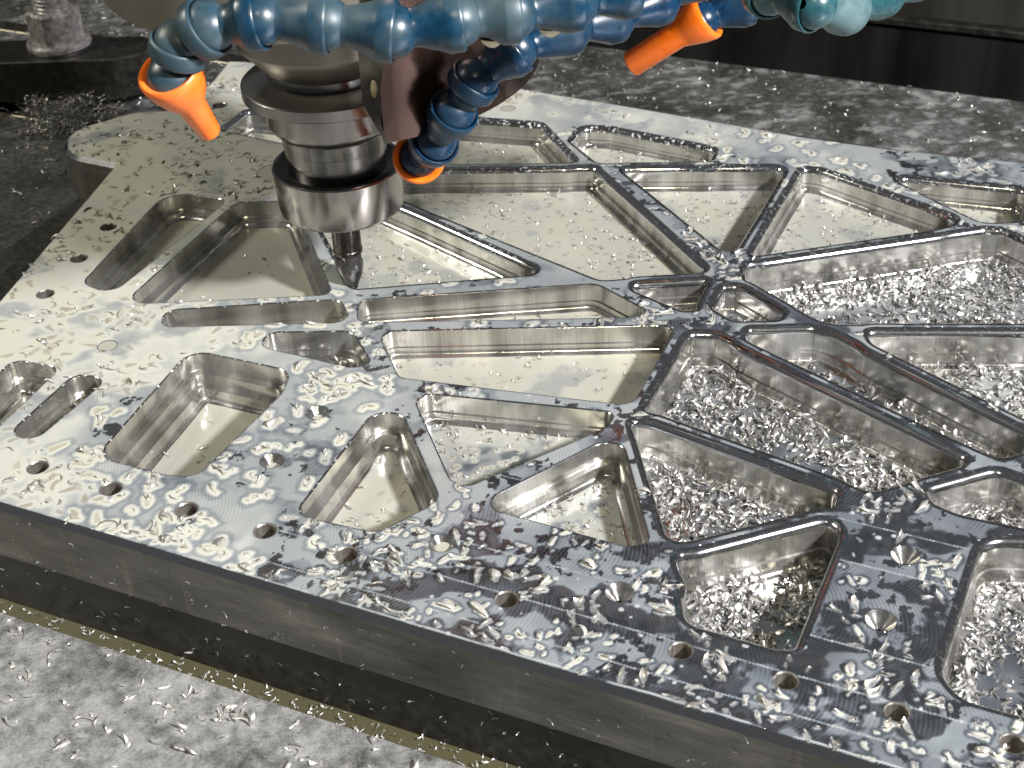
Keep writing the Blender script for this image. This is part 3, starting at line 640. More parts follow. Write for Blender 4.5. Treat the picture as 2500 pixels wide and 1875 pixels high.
# ------------------------------------------------------------------ pockets
def arc_len(P):
    d = np.hypot(*(np.roll(P, -1, 0) - P).T); return np.concatenate([[0], np.cumsum(d)[:-1]])
POOLCHIPS = []
for pi, (nm, st, dp, fill, P) in enumerate(LOOPS):
    nrm = smooth_loop(normals_in(P), 2); nrm /= np.hypot(nrm[:, 0], nrm[:, 1])[:, None]
    al = arc_len(P) + pi * 37.0
    cen = P.mean(0)
    if st == 'r':
        R = RIM_C; A = [0, 12, 26, 40, 54, 68, 80, 90]
        prof = [(-.18, .05)] + [(R * math.sin(rad(a)), -R * (1 - math.cos(rad(a)))) for a in A]
        prof = [(-.18, .05)] + [(R * (1 - math.cos(rad(a))) if False else R * math.sin(rad(a)), -R * (1 - math.cos(rad(a)))) for a in A]
    else:
        prof = [(-.15, .04), (.02, .02), (.22, -.22)]
    rings = [ring3(P, nrm, a, z) for a, z in prof]
    V, F = loft(rings)
    pk = mesh('pocket', V, F, M_RIM, plate, True, {'wet': np.tile(.05 + .8 * sstep(base_film(P[:, 0], P[:, 1]), .42, .7), len(rings))}, 50)
    # walls; real steps in the stepped pocket, others added for a bright band
    a0, z0 = prof[-1]
    fil = lambda ai, R: [(ai + R * (1 - math.cos(rad(t))), -dp + R * (1 - math.sin(rad(t)))) for t in (0, 22, 45, 68, 90)]
    wp = [(a0, z0)]
    if fill == 'milkstep':
        wp += [(a0, -4.6), (a0 + .25, -5.0), (a0 + 2.6, -5.1), (a0 + 2.6, -7.7), (a0 + 2.85, -8.1), (a0 + 5.0, -8.2)] + fil(a0 + 5.0, 1.6)
    elif st == 's' and fill != 'dark' and nm in ('P16', 'P17', 'P2', 'P30', 'P29', 'P1'):
        wp += [(a0, -5.2), (a0 + .3, -5.6), (a0 + 1.7, -5.7)] + fil(a0 + 1.7, 1.6)
    else:
        wp += [(a0, -dp * .66), (a0 + .45, -dp * .66 - .25)] + fil(a0 + .45, 1.7)
    rings = []; seq = []
    for (a, z), (b, zz) in zip(wp[:-1], wp[1:]):
        n = max(1, int(abs(zz - z) / 2.5))
        for k in range(n): seq.append((a + (b - a) * k / n, z + (zz - z) * k / n))
    seq.append(wp[-1])
    rings = [ring3(P, nrm, a, z) for a, z in seq]
    V, F = loft(rings)
    mesh('wall', V, F, M_WALL, pk, True, {'arc': np.tile(al, len(rings)), 'depth': V[:, 2]}, 35)
    # floor: pool of coolant
    b0, b1 = P.min(0) - .3, P.max(0) + .3
    qx, qy, qz = world_px(np.array([cen[0]]), np.array([cen[1]]), np.array([0.]))
    h = .55
    fx = np.arange(b0[0], b1[0] + h, h); fy = np.arange(b0[1], b1[1] + h, h)
    X, Y = np.meshgrid(fx, fy, indexing='ij'); Q = np.stack([X.ravel(), Y.ravel()], 1)
    dd, _, ins = seg_dist(Q, P); sg = np.where(ins, dd, -dd).reshape(X.shape)
    okv = sg > -.6
    pxx, pyy, _ = world_px(X, Y, 0 * X - dp)
    okv &= (pxx > -500) & (pxx < 3000) & (pyy < 2350)
    bfm = float(base_film(np.array([cen[0]]), np.array([cen[1]]))[0])
    if fill in ('milk', 'milkstep'):
        left = sstep(-(cen[0] - 90), 0, 80)
        f = .90 + .05 * left + .05 * vnoise(X, Y, 16, 50 + pi, 2)
        f = f - .20 * sstep(vnoise(X, Y, 9, 80 + pi, 3), .18, .5) * (1 if cen[0] > -60 else .3)
        nch = int(.55 * abs(area2(P)) * (.014 if cen[0] < -55 else .11 if cen[1] > 360 else .06)); mode = 'float'
    elif fill == 'milkchip':
        f = .72 + .16 * vnoise(X, Y, 12, 50 + pi, 3) - .25 * sstep(vnoise(X, Y, 7, 80 + pi, 3), .1, .4)
        nch = int(.10 * abs(area2(P))); mode = 'float'
    elif fill == 'dark':
        f = .30 + .35 * vnoise(X, Y, 8, 50 + pi, 3); nch = int(.05 * abs(area2(P))); mode = 'pile'
    else:
        f = .32 + .3 * vnoise(X, Y, 9, 50 + pi, 3); nch = int(.50 * abs(area2(P))); mode = 'pile'
        if nm == 'P24': f = f + .45; nch = int(.28 * abs(area2(P)))
        if nm == 'P25': f = f + .25; nch = int(.45 * abs(area2(P)))
        if nm == 'P23': nch = int(.2 * abs(area2(P)))
    f = np.clip(f, .04, 1); fl = np.zeros_like(f) + ((.16 + .08 * vnoise(X, Y, 14, 90 + pi, 2)) if nm in ('P1', 'P2') else 0); zf = np.full(X.shape, -dp) + .05 * vnoise(X, Y, 6, 60 + pi, 2)  # two left pools tinted brown, warm light painted into their colour
    # chips in this pocket
    inset = wp[-1][0] + .5; PH = np.maximum(0, 1.9 * (vnoise(X, Y, 9, 70 + pi, 3) + .25)) + 1.2 * (1 - sstep(sg, inset, inset + 4)); BAREP = .92 * sstep(-vnoise(X, Y, 8, 170 + pi, 3), .12, .42)
    tries = 0; got = 0
    while got < nch and tries < nch * 12:
        tries += 1
        q = np.array([rng.uniform(b0[0], b1[0]), rng.uniform(b0[1], b1[1])])
        ix = min(len(fx) - 1, int((q[0] - b0[0]) / h)); iy = min(len(fy) - 1, int((q[1] - b0[1]) / h))
        dv = sg[ix, iy]
        if dv < inset - .6 or not okv[ix, iy]: continue
        if mode == 'pile' and BAREP[ix, iy] > rng.random(): continue
        near_wall = dv < inset + 1.6
        if mode == 'float' and not near_wall and rng.random() < .2: continue
        k = int(rng.integers(len(SHAPES))); s_ = rng.uniform(.5, .95)
        if mode == 'pile':
            hh = PH[ix, iy]
            e = (rng.uniform(-.9, .9) + (math.pi if rng.random() < .5 else 0), rng.uniform(-.8, .8), rng.uniform(0, 6.28)); z = -dp + rng.uniform(.1, .35 + hh); s_ = rng.uniform(.3, .7) if rng.random() < .35 else rng.uniform(.7, 1.45)
        else:
            e = (rng.normal(0, .5), rng.normal(0, .5), rng.uniform(0, 6.28)); z = -dp - rng.uniform(.0, .5) * s_
            if near_wall: z = -dp + rng.uniform(-.2, .35); e = (rng.uniform(-1, 1), rng.uniform(-1, 1), e[2])
            R = 2.5; i0, i1 = max(0, ix - 4), min(len(fx), ix + 5); j0, j1 = max(0, iy - 4), min(len(fy), iy + 5)
            d_ = np.hypot(X[i0:i1, j0:j1] - q[0], (Y[i0:i1, j0:j1] - q[1]))
            th_ = rng.uniform(0, 3.14); el_ = np.hypot((X[i0:i1, j0:j1] - q[0]) * math.cos(th_) + (Y[i0:i1, j0:j1] - q[1]) * math.sin(th_), 2.2 * (-(X[i0:i1, j0:j1] - q[0]) * math.sin(th_) + (Y[i0:i1, j0:j1] - q[1]) * math.cos(th_)))
            if rng.random() < .7: fl[i0:i1, j0:j1] = np.maximum(fl[i0:i1, j0:j1], rng.uniform(.25, .6) * (1 - sstep(el_, .4, 1.9)))
            if fill == 'milkchip': f[i0:i1, j0:j1] = np.maximum(f[i0:i1, j0:j1], .86 * (1 - sstep(d_, .9, 1.6)))
        POOLCHIPS.append((k, (q[0], q[1], z), e, s_, float(rng.uniform(.2, 1)))); got += 1
    nX, nY = X.shape
    c4 = okv[:-1, :-1] & okv[1:, :-1] & okv[1:, 1:] & okv[:-1, 1:]
    ii, jj = np.where(c4)
    if len(ii):
        qd = np.stack([ii * nY + jj, (ii + 1) * nY + jj, (ii + 1) * nY + jj + 1, ii * nY + jj + 1], 1)
        us = np.unique(qd); rm = np.full(nX * nY, -1, np.int64); rm[us] = np.arange(len(us))
        Vf = np.stack([X.ravel()[us], Y.ravel()[us], zf.ravel()[us]], 1)
        mesh('coolant_pool', Vf, rm[qd], M_POOL, pk, True, {'film': f.ravel()[us], 'flake_and_warm_tint': fl.ravel()[us]})

# ------------------------------------------------------------------ holes
for (x, y, r, k), P in zip(HOLES, HOLE_P):
    nr_ = normals_in(P)
    if k == 'h':
        rings = [ring3(P, nr_, -.12, .03), ring3(P, nr_, .0, .02), ring3(P, nr_, .22, -.25), ring3(P, nr_, .22, -5), ring3(P, nr_, .22, -7), ring3(P, nr_, .6, -7.4), ring3(P, nr_, r - .05, -7.6)]
    elif k in ('c', 'cm'):
        rings = [ring3(P, nr_, -.12, .03), ring3(P, nr_, .0, .02), ring3(P, nr_, r * .45, -r * .55), ring3(P, nr_, r * .8, -r * .98), ring3(P, nr_, r * .82, -6), ring3(P, nr_, r - .05, -6.1)]
    else:
        rings = [ring3(P, nr_, -.06, .03), ring3(P, nr_, .0, .02), ring3(P, nr_, .1, -.2), ring3(P, nr_, .2, -2.0)]
    V, F = loft(rings)
    ho = mesh('countersunk_hole' if k in ('c', 'cm') else 'hole', V, F, M_BORE if k == 'h' else M_CONE if k != 'f' else M_RIM, plate, True,
              {'wet': np.full(len(V), .0), 'arc': np.tile(arc_len(P), len(rings)), 'depth': V[:, 2]}, 35)
    if k in ('f', 'cm', 'c'):
        z = {'f': -.12, 'cm': -r * .45, 'c': -r * .62 if x < 10 else -9}[k]; rr_ = {'f': r - .1, 'cm': r * .62, 'c': r * .62}[k]
        if z > -8:
            a = np.linspace(0, 2 * np.pi, 32, endpoint=False); V = [(x, y, z)] + [(x + rr_ * math.cos(q), y + rr_ * math.sin(q), z + .03) for q in a]
            mesh('coolant_pool', V, [(0, i + 1, (i + 1) % 32 + 1) for i in range(32)], M_POOL, ho, True, {'film': np.full(33, .95), 'flake_and_warm_tint': np.zeros(33)})

# ------------------------------------------------------------------ chips as single things, the rest as one mass
FEATS = [('the stepped rectangular pocket', 'P28'), ('the short left slot', 'P29'), ('the cropped left edge slot', 'P30'), ('the slender teardrop pocket', 'P1'),
 ('the pocket left of the cutter', 'P2'), ('the long thin left slot', 'P11'), ('the small dark left pocket', 'P12'), ('the narrow slot below the cutter', 'P13'),
 ('the wide central pocket', 'P14'), ('the shallow wedge pocket', 'P15'), ('the tent shaped pocket', 'P16'), ('the brightest triangular pocket', 'P17'),
 ('the largest chip filled pocket', 'P18'), ('the chip filled triangle', 'P19'), ('the notched front pocket', 'P20'), ('the lower right corner pocket', 'P21'),
 ('the small right edge wedge', 'P22'), ('the long diagonal right pocket', 'P23'), ('the milky right edge wedge', 'P24'), ('the big upper right pocket', 'P25'),
 ('the left tiny pocket', 'P26'), ('the right tiny pocket', 'P27'), ('the triangle right of the cutter', 'P3'), ('the broad upper milky pocket', 'P4'),
 ('the upper centre pale triangle', 'P5'), ('the upper right pale triangle', 'P6')]
LOOPD = {l[0]: l[4] for l in LOOPS}
ORD = ['closest', 'second closest', 'third closest', 'fourth closest', 'fifth closest', 'sixth closest', 'seventh closest', 'eighth closest', 'ninth closest', 'tenth closest'] + [w_ + ' closest' for w_ in ['eleventh', 'twelfth', 'thirteenth', 'fourteenth', 'fifteenth', 'sixteenth', 'seventeenth', 'eighteenth', 'nineteenth'] + [t + u for t, tt in (('twent', 1), ('thirt', 1), ('fort', 1), ('fift', 1)) for u in ('ieth', 'y-first', 'y-second', 'y-third', 'y-fourth', 'y-fifth', 'y-sixth', 'y-seventh', 'y-eighth', 'y-ninth')]]
def chip_places(chips):
    info = []
    Q = np.array([c[1][:2] for c in chips]); D = np.stack([seg_dist(Q, LOOPD[f[1]])[0] for f in FEATS], 1)
    for i, c in enumerate(chips):
        j = int(D[i].argmin()); fn, fk = FEATS[j]; cen = LOOPD[fk].mean(0); ax, ay, _ = world_px(np.array([cen[0]]), np.array([cen[1]]), np.array([0.])); dx, dy = c[6] - ax[0], c[7] - ay[0]
        side = ('right of' if dx > 0 else 'left of') if abs(dx) > 1.6 * abs(dy) else ('below' if dy > 0 else 'above')
        v_ = float(c[1][0] * DV[0] + c[1][1] * DV[1])
        shp = ('fan shaped' if c[0] >= THIN else 'thin curled'); on = 'in creamy coolant' if c[5] > .66 else 'in bluish coolant' if c[5] > .5 else 'ringed with white'
        info.append((shp, on, side, fn, D[i, j]))
    keys = {}
    for i, t in enumerate(info): keys.setdefault(t[:4], []).append((t[4], i))
    out = {}
    for k, lst in keys.items():
        lst.sort()
        for n_, (_, i) in enumerate(lst):
            pre = '' if len(lst) == 1 else (ORD[n_] + ' ') if n_ < len(ORD) else 'far '
            out[i] = f'{pre}{k[0]} chip {k[1]} {k[2]} {k[3]}'
    return [out[i] for i in range(len(chips))]
def near_key(c): return -(c[7] + 350 * c[3])
TOPCHIPS.sort(key=near_key)
single = [c for c in TOPCHIPS if -10 < c[6] < 2510 and -10 < c[7] < 1880][:300]
ids = set(id(c) for c in single); PLACES = chip_places(single)
CHIPME = {}
for c, lb in zip(single, PLACES):
    milky = c[5] < .6
    key = (c[0], milky, round(c[4] * 3))
    if key not in CHIPME:
        V, F = SHAPES[c[0]]; me = bpy.data.meshes.new('metal_chip'); me.from_pydata([tuple(v * S) for v in V], [], [tuple(int(i) for i in f) for f in F])
        me.polygons.foreach_set('use_smooth', np.ones(len(F), bool)); me.materials.append(M_CHIPM if milky else M_CHIP)
        at = me.attributes.new('tone', 'FLOAT', 'POINT'); at.data.foreach_set('value', np.full(len(V), key[2] / 3.0, np.float32)); CHIPME[key] = me
    o = bpy.data.objects.new('metal_chip', CHIPME[key]); col.objects.link(o)
    o.matrix_world = Matrix.Translation(Vector(c[1]) * S) @ Matrix(rot(*c[2]).tolist()).to_4x4() @ Matrix.Scale(c[3], 4)
    tag(o, lb, 'metal chip', 'curled aluminium chips lying on the plate')
rest = [tuple(c[:5]) for c in TOPCHIPS if id(c) not in ids]
if rest: chip_batch('chip_litter', rest, M_CHIP, 'fine aluminium chips scattered over the far plate top')
chip_batch('chip_heap', POOLCHIPS, M_CHIP, 'heaps of tiny aluminium chips lying in the pockets of the plate')

# ------------------------------------------------------------------ fixture plate and machine table
def boxuv(u0, u1, v0, v1, z0, z1, bev=0.0):
    c = [(u0, v0), (u1, v0), (u1, v1), (u0, v1)]
    V = []
    for z, ins in ((z0, 0), (z1 - bev, 0), (z1, bev)):
        for (u, v), (su, sv) in zip(c, ((1, 1), (-1, 1), (-1, -1), (1, -1))): V.append(uvp(u + su * ins, v + sv * ins, z))
    F = [(3, 2, 1, 0), (8, 9, 10, 11)]
    for r in range(2):
        for i in range(4): F.append((r * 4 + i, r * 4 + (i + 1) % 4, (r + 1) * 4 + (i + 1) % 4, (r + 1) * 4 + i))
    return V, F
SUBZ = -33.0
V, F = boxuv(-330, 140, 183.2, 400, SUBZ - 2.3, -17.3, .4)
tag(mesh('fixture_plate', V, F, M_SUB, None, False), 'black fixture plate under the front edge of the aluminium plate', 'fixture plate')
def table_grid(u0, u1, v0, v1, h, name):
    us = np.arange(u0, u1 + h, h); vsn = np.arange(v0, v1 + h, h); us[-1] = u1; vsn[-1] = v1
    U, Vv = np.meshgrid(us, vsn, indexing='ij'); X = U * DU[0] + Vv * DV[0]; Y = U * DU[1] + Vv * DV[1]
    f = .40 + .26 * vnoise(X, Y, 20, 90, 3)
    f = np.where(Vv < 200, f + .20, f); f = np.where(U < -360, f - .02, f)
    f = np.where(Vv > 400, f - .10 + .36 * sstep(vnoise(X * .55 + Y * .3, Y * .85 - X * .25, 3.0, 93, 4), .02, .45), f)
    Z = np.full(X.shape, SUBZ) + .0
    n, m_ = X.shape; ii, jj = np.meshgrid(np.arange(n - 1), np.arange(m_ - 1), indexing='ij'); ii = ii.ravel(); jj = jj.ravel()
    q = np.stack([ii * m_ + jj, (ii + 1) * m_ + jj, (ii + 1) * m_ + jj + 1, ii * m_ + jj + 1], 1)
    return np.stack([X.ravel(), Y.ravel(), Z.ravel()], 1), q, f.ravel()
tbl = empty('machine_table', (0, 300, SUBZ), 'grey steel machine table wet with coolant and littered with chips', 'machine table'); tbl['kind'] = 'structure'; del tbl['category']
nq = 7000
tu = rng.uniform(-520, 40, nq); tv = np.where(np.arange(nq) < 2600, rng.uniform(90, 177, nq), rng.uniform(183, 577, nq))
txy = np.stack([tu * DU[0] + tv * DV[0], tu * DU[1] + tv * DV[1]], 1); ta, tb, _ = world_px(txy[:, 0], txy[:, 1], np.full(nq, SUBZ + .1))
_, _, tin = seg_dist(txy, PP)
tk = (ta > -60) & (ta < 2560) & (tb > -40) & (tb < 1930) & ~(tin & (tv > 178)) & ~((tv > 423) & (tv < 434)) & ~((tv > 504) & (tv < 515))
tclu = sstep(vnoise(txy[:, 0], txy[:, 1], 11, 97, 3), -.4, .4)
tk &= np.where((tv > 330) & (ta > 1000), rng.uniform(0, 1, nq) < .85, True) & np.where(tv < 177, rng.uniform(0, 1, nq) < .15 + .85 * tclu, True)
front = txy[tk & (tv < 177)]
for (u0, u1, v0, v1, h_) in ((-760, -330, 60, 177.2, 4), (-330, 60, 60, 177.2, .9), (60, 420, 60, 177.2, 4), (-760, 420, 187.0, 423.5, 4), (-760, -420, 433.5, 504.5, 3), (-420, 420, 433.5, 504.5, 1.6), (-760, -420, 514.5, 577, 3), (-420, 420, 514.5, 577.0, 1.6)):
    V, q, f = table_grid(u0, u1, v0, v1, h_, 'table_top')
    if h_ == .9:
        us = V[:, 0] * DU[0] + V[:, 1] * DU[1]; a_, b_, _ = world_px(V[:, 0], V[:, 1], V[:, 2]); vis_ = np.where((a_ > -80) & (a_ < 1400) & (b_ > 1400) & (b_ < 1960))[0]
        f[vis_] += .27 * vnoise(V[vis_, 0], V[vis_, 1], 4.5, 95, 3)
        for c in front:
            near = vis_[(np.abs(V[vis_, 0] - c[0]) < 4) & (np.abs(V[vis_, 1] - c[1]) < 4)]
            if len(near):
                d = np.hypot(V[near, 0] - c[0], V[near, 1] - c[1]); f[near] = np.maximum(f[near], f[near] * .6 + .42 * (1 - sstep(d, .8, 3.0)))
    mesh('table_top', V, q, M_TABLE, tbl, True, {'film': f})
for (v0, v1) in ((60, 177.2), (187.0, 423.5), (433.5, 504.5), (514.5, 577.0)):
    for vv, sg_ in ((v0, 1), (v1, -1)):
        V = [uvp(-760, vv, SUBZ), uvp(420, vv, SUBZ), uvp(420, vv, SUBZ - 22), uvp(-760, vv, SUBZ - 22)]
        mesh('slot_side', V, [(0, 1, 2, 3)], M_SUB, tbl, False)
for vs_ in (423.5, 504.5):
    V, F = boxuv(-760, 420, vs_ - .9, vs_ + .5, SUBZ - 1.4, SUBZ + .08, .3); mesh('slot_edge', V, F, M_SLOT, tbl, False)
V, q, f = table_grid(-330, 150, 176.5, 184, 1.0, 'x'); V[:, 2] = SUBZ - 2.4
mesh('slot_coolant', V, q, new_mat('olive_coolant')[0], tbl, True, {'film': f})
_m = bpy.data.materials['olive_coolant']; _b = _m.node_tree.nodes['Principled BSDF']; _b.inputs['Base Color'].default_value = (.055, .051, .028, 1); _b.inputs['Roughness'].default_value = .1
for (v0, v1) in ((423.0, 434.0), (504.0, 515.0)):
    V = [uvp(-760, v0, SUBZ - 14), uvp(420, v0, SUBZ - 14), uvp(420, v1, SUBZ - 14), uvp(-760, v1, SUBZ - 14)]; mesh('slot_floor', V, [(0, 1, 2, 3)], M_SUB, tbl, False)
V = [uvp(-760, 577, SUBZ), uvp(420, 577, SUBZ), uvp(420, 577, SUBZ - 90), uvp(-760, 577, SUBZ - 90)]; mesh('table_edge', V, [(0, 1, 2, 3)], M_SUB, tbl, False)
# way cover behind the table
wc = empty('way_cover', uvp(-100, 640, -120), 'black sheet metal way cover behind the machine table', 'way cover'); wc['kind'] = 'structure'; del wc['category']
V, F = boxuv(-900, 500, 637, 660, -230, -28.5, 1.0); mesh('lower_panel', V, F, M_PANEL, wc, False)
V, F = boxuv(-900, 500, 634.5, 662, -28.3, -25.2, .6); mesh('ledge', V, F, M_BLACK, wc, False)
M_UP = metal_mat('upper_way_cover', (.018, .0175, .016), .55, .0, streak=(1, 1, .15), nscale=.05, var=.4)  # upper panel painted paler, standing in for reflected light
V, F = boxuv(-900, 500, 640, 664, -25.0, 120, 1.0); mesh('upper_panel', V, F, M_UP, wc, False)
V = [uvp(-1200, 570, -232), uvp(700, 570, -232), uvp(700, 900, -232), uvp(-1200, 900, -232)]
tag(mesh('machine_floor', V, [(0, 1, 2, 3)], M_PANEL, None, False), 'dark machine floor below the table', None, None, 'structure')
for _m in (M_PANEL, M_UP): _m.node_tree.nodes['Principled BSDF'].inputs['Specular IOR Level'].default_value = .12
# chips on the table
items = []
for q in np.where(tk)[0]:
    v = tv[q]; p = txy[q]
    k = int(rng.integers(len(SHAPES))); e = (rng.normal(0, .5) + (math.pi if rng.random() < .4 else 0), rng.normal(0, .35), rng.uniform(0, 6.28)); s_ = rng.uniform(.5, 1.45) if v < 177 else rng.uniform(.3, .85) if ta[q] > 1000 else rng.uniform(.5, 1.1)
    zc = SHAPES[k][0] @ rot(*e).T * s_
    items.append((k, (p[0], p[1], SUBZ - zc[:, 2].min() * .8), e, s_, float(rng.uniform(.15, 1) if v < 177 else rng.uniform(.1, .75))))
for q in range(260):                                                   # chips washed into the slot, and stuck to the plate's front
    u = rng.uniform(-235, -20); v = rng.uniform(177.6, 182.8); k = int(rng.integers(len(SHAPES)))
    p = uvp(u, v, 0); items.append((k, (p[0], p[1], SUBZ - 2.4 + rng.uniform(0, .3)), (rng.uniform(-.6, .6), rng.uniform(-.6, .6), rng.uniform(0, 6.28)), rng.uniform(.4, .75), float(rng.uniform(.0, .7))))
chip_batch('table_chips', items, M_CHIPT, 'loose aluminium chips scattered over the machine table')
items = []
for q in range(150):
    u = rng.uniform(-235, -10); z = rng.uniform(-32, -2) ; k = int(rng.integers(len(SHAPES))); vf = 181.35 if z > -17 else 183.1
    p = uvp(u, vf - .05, z); az_ = AZ + rng.normal(0, .2)
    items.append((k, p, (math.pi / 2 + rng.normal(0, .12), rng.uniform(-1.2, 1.2), az_), rng.uniform(.28, .6), float(rng.uniform(.0, .7))))
chip_batch('stuck_chips', items, M_CHIP, 'specks of metal stuck to the front faces of the plates')

# ------------------------------------------------------------------ spindle, holder, cutter
TX, TY = TIP
def lathe(prof, n=96, cx=0., cy=0.):
    a = np.linspace(0, 2 * np.pi, n, endpoint=False); rings = [np.stack([cx + r * np.cos(a), cy + r * np.sin(a), np.full(n, z)], 1) for r, z in prof]
    V, F = loft(rings); return V, F[:, ::-1]
spn = empty('machine_spindle', (TX, TY, 76), 'machine spindle holding the stepped steel tool holder with its dark cutter', 'machine spindle')
def turned(name, prof, mat, parent, n=96, sharp=25):
    V, F = lathe(prof, n, TX, TY); return mesh(name, V, F, mat, parent, True, None, sharp)
turned('spindle_nose', [(22.9, 84), (40, 92.6), (52.5, 93.8), (53.6, 94.6), (54, 97), (54, 205), (0.5, 205)], M_NOSE, spn)
turned('nose_ring', [(15, 69.4), (16.3, 68.9), (16.8, 69.2), (22.8, 76.2), (23.2, 76.8), (23.2, 86)], M_NOSER, spn)
th = turned('tool_holder', [(16.2, 69.2), (16.2, 66.9), (15.6, 66.7), (15.6, 65.2), (20.5, 65.0)], M_NECK, spn)
turned('flange', [(15.5, 67.2), (16.4, 66.9), (22.8, 64.9), (23.35, 64.4), (23.35, 61.6), (22.9, 61.2), (17, 61.0)], M_STEEL, th)
turned('holder_body', [(17.6, 61.1), (17.9, 60.8), (17.9, 53.6), (17.2, 52.2), (15.6, 50.4), (15.2, 50.2), (14, 50.2)], M_STEEL, th)
turned('neck', [(14.6, 50.4), (14.5, 49.8), (14.4, 46.2), (14.2, 46.0), (13.9, 41), (13.8, 36)], M_NECK, th)
turned('nut_recess', [(17.6, 39.2), (13.7, 38.4)], M_NUTTOP, th)
turned('clamping_nut', [(17.3, 39.0), (17.75, 39.5), (18.15, 39.5), (18.4, 39.1), (18.3, 38.0), (17.65, 27.3), (17.2, 26.3), (16.4, 25.9), (4.2, 25.9)], M_NUTB, th)
ct = turned('cutter', [(4.15, 27), (4.15, 12.2), (4.3, 12.0), (4.3, 11.0), (4.05, 10.6)], M_BIT, spn, 48)
def flute():
    n = 40; V = []; prof = [(4.05, 10.8), (4.2, 9.6), (4.2, 8), (4.1, 6.4), (3.75, 4.6), (3.2, 2.6), (2.6, .6), (2.05, -.8), (1.6, -1.5), (.3, -1.6)]; a = np.linspace(0, 2 * np.pi, n, endpoint=False); rings = []
    for r, z in prof:
        tw = z * .22; m_ = 1 - .30 * np.clip(np.cos(3 * (a + tw)), 0, 1) ** 3
        rings.append(np.stack([TX + r * m_ * np.cos(a), TY + r * m_ * np.sin(a), np.full(n, z)], 1))
    V, F = loft(rings); return V, F[:, ::-1]
V, F = flute(); mesh('cutter_tip', V, F, M_TIPM, ct, True, None, 50)
# curved guard on the right of the spindle
def shell(r0, r1, z0, z1, a0, a1, n=48):
    V = []; F = []
    for i in range(n + 1):
        a = a0 + (a1 - a0) * i / n
        for r, z in ((r0, z0), (r1, z0), (r1, z1), (r0, z1)): V.append((TX + r * math.cos(a), TY + r * math.sin(a), z))
    for i in range(n):
        b = i * 4
        for k in range(4): F.append((b + k, b + (k + 1) % 4, b + 4 + (k + 1) % 4, b + 4 + k))
    F += [(3, 2, 1, 0), (n * 4, n * 4 + 1, n * 4 + 2, n * 4 + 3)]
    return V, F
V, F = shell(55.2, 57.2, 69.5, 150, rad(-71), rad(62)); gd = mesh('guard', V, F, M_GUARD, spn, True, None, 40)
bp = [np.array(p) for p in BRACKET]
n = len(bp); V = [tuple(p) for p in bp] + [tuple(p + np.array([0, 2.0, 0])) for p in bp]
F = [tuple(range(n)), tuple(range(2 * n - 1, n - 1, -1))] + [(i, i + n, (i + 1) % n + n, (i + 1) % n) for i in range(n)]
bk = mesh('bracket', V, F, M_BRACKET, gd, False)
V, F = lathe([(0.1, 0), (1.5, 0), (2.0, -.5), (2.0, -1.6)], 16); Vs_ = np.array(V); Vs_ = np.stack([Vs_[:, 0] * .36, Vs_[:, 2] * .8, Vs_[:, 1]], 1) + np.array(SCREW) + np.array([0, -.2, 0])
mesh('screw', Vs_, F, M_SLOT, gd, True, None, 30)

# ------------------------------------------------------------------ coolant hoses
def frame(d):
    d = d / np.linalg.norm(d); t = np.array([0, 0, 1.0]) if abs(d[2]) < .9 else np.array([1.0, 0, 0])
    a = np.cross(t, d); a /= np.linalg.norm(a); return d, a, np.cross(d, a)
def revolve(p0, d, prof, n=40):
    d, a, b = frame(d); th = np.linspace(0, 2 * np.pi, n, endpoint=False); rings = []
    for s_, r in prof: rings.append(p0 + d * s_ + r * (np.cos(th)[:, None] * a + np.sin(th)[:, None] * b))
    V, F = loft(rings); return V, F
def hose(name, joints, R, mats, label, nozzle=None, drops=()):
    J = [np.array(j) for j in joints]
    root = empty(name, J[0], label, 'coolant hose', 'blue jointed coolant hoses around the spindle')
    for i in range(len(J) - 1):
        p, q = J[i], J[i + 1]; d = q - p; Ls = np.linalg.norm(d); rb = R * .86
        prof = [(rb * math.sin(t) , rb * math.cos(t)) for t in np.radians([-78, -60, -42, -24, -8, 8, 24, 38, 48])]
        prof += [(rb * .70, R * .63), (rb * .82, R * .62), (rb * 1.0, R * .66), (Ls * .66, R * .84), (Ls - R * .45, R * .95), (Ls - R * .38, R * .985), (Ls + R * .02, R * 1.0), (Ls + R * .10, R * .985), (Ls + R * .13, R * .95), (Ls + R * .12, R * .90), (Ls - R * .1, R * .87), (Ls - R * .4, R * .84)]
        V, F = revolve(p, d, prof); sgm = mesh('hose_segment', V, F, mats[i % len(mats)], root, True, None, 50)
        if i in drops:
            c = p + d * .62; dz = -R * .93; th = np.linspace(0, 2 * np.pi, 20, endpoint=False); rings = []
            for zz, rr_ in ((1.2, 1.9), (.5, 1.7), (-.1, 1.2), (-.6, .65), (-.8, .1)): rings.append(np.stack([c[0] + rr_ * 1.3 * np.cos(th), c[1] + rr_ * np.sin(th), np.full(20, c[2] + dz + zz)], 1))
            V, F = loft(rings); mesh('coolant_drop', V, F, M_DROP, sgm, True)
    if nozzle is not None:
        tip = np.array(nozzle[0]); p = J[0]; d = tip - p; Ls = np.linalg.norm(d); rt_ = nozzle[1]
        prof = [(-R * .30, R * .80), (-R * .42, R * .90), (-R * .44, R * 1.0), (-R * .36, R * 1.07), (-R * .18, R * 1.07), (R * .25, R * .98), (R * .75, R * .80), (R * 1.25, (R * .62 + rt_) / 2), (Ls * .98, rt_), (Ls, rt_ * .93), (Ls, rt_ * .6), (Ls * .8, rt_ * .55)]
        V, F = revolve(p, d, prof, 48); mesh('nozzle', V, F, M_ORANGE, root, True, None, 45)
    return root
hose('coolant_hose', HOSE1, 6.2, [M_HOSE], 'long teal blue hose across the top, its orange nozzle pointing down left of the tool', (NOZ1, 2.5), (6, 7))
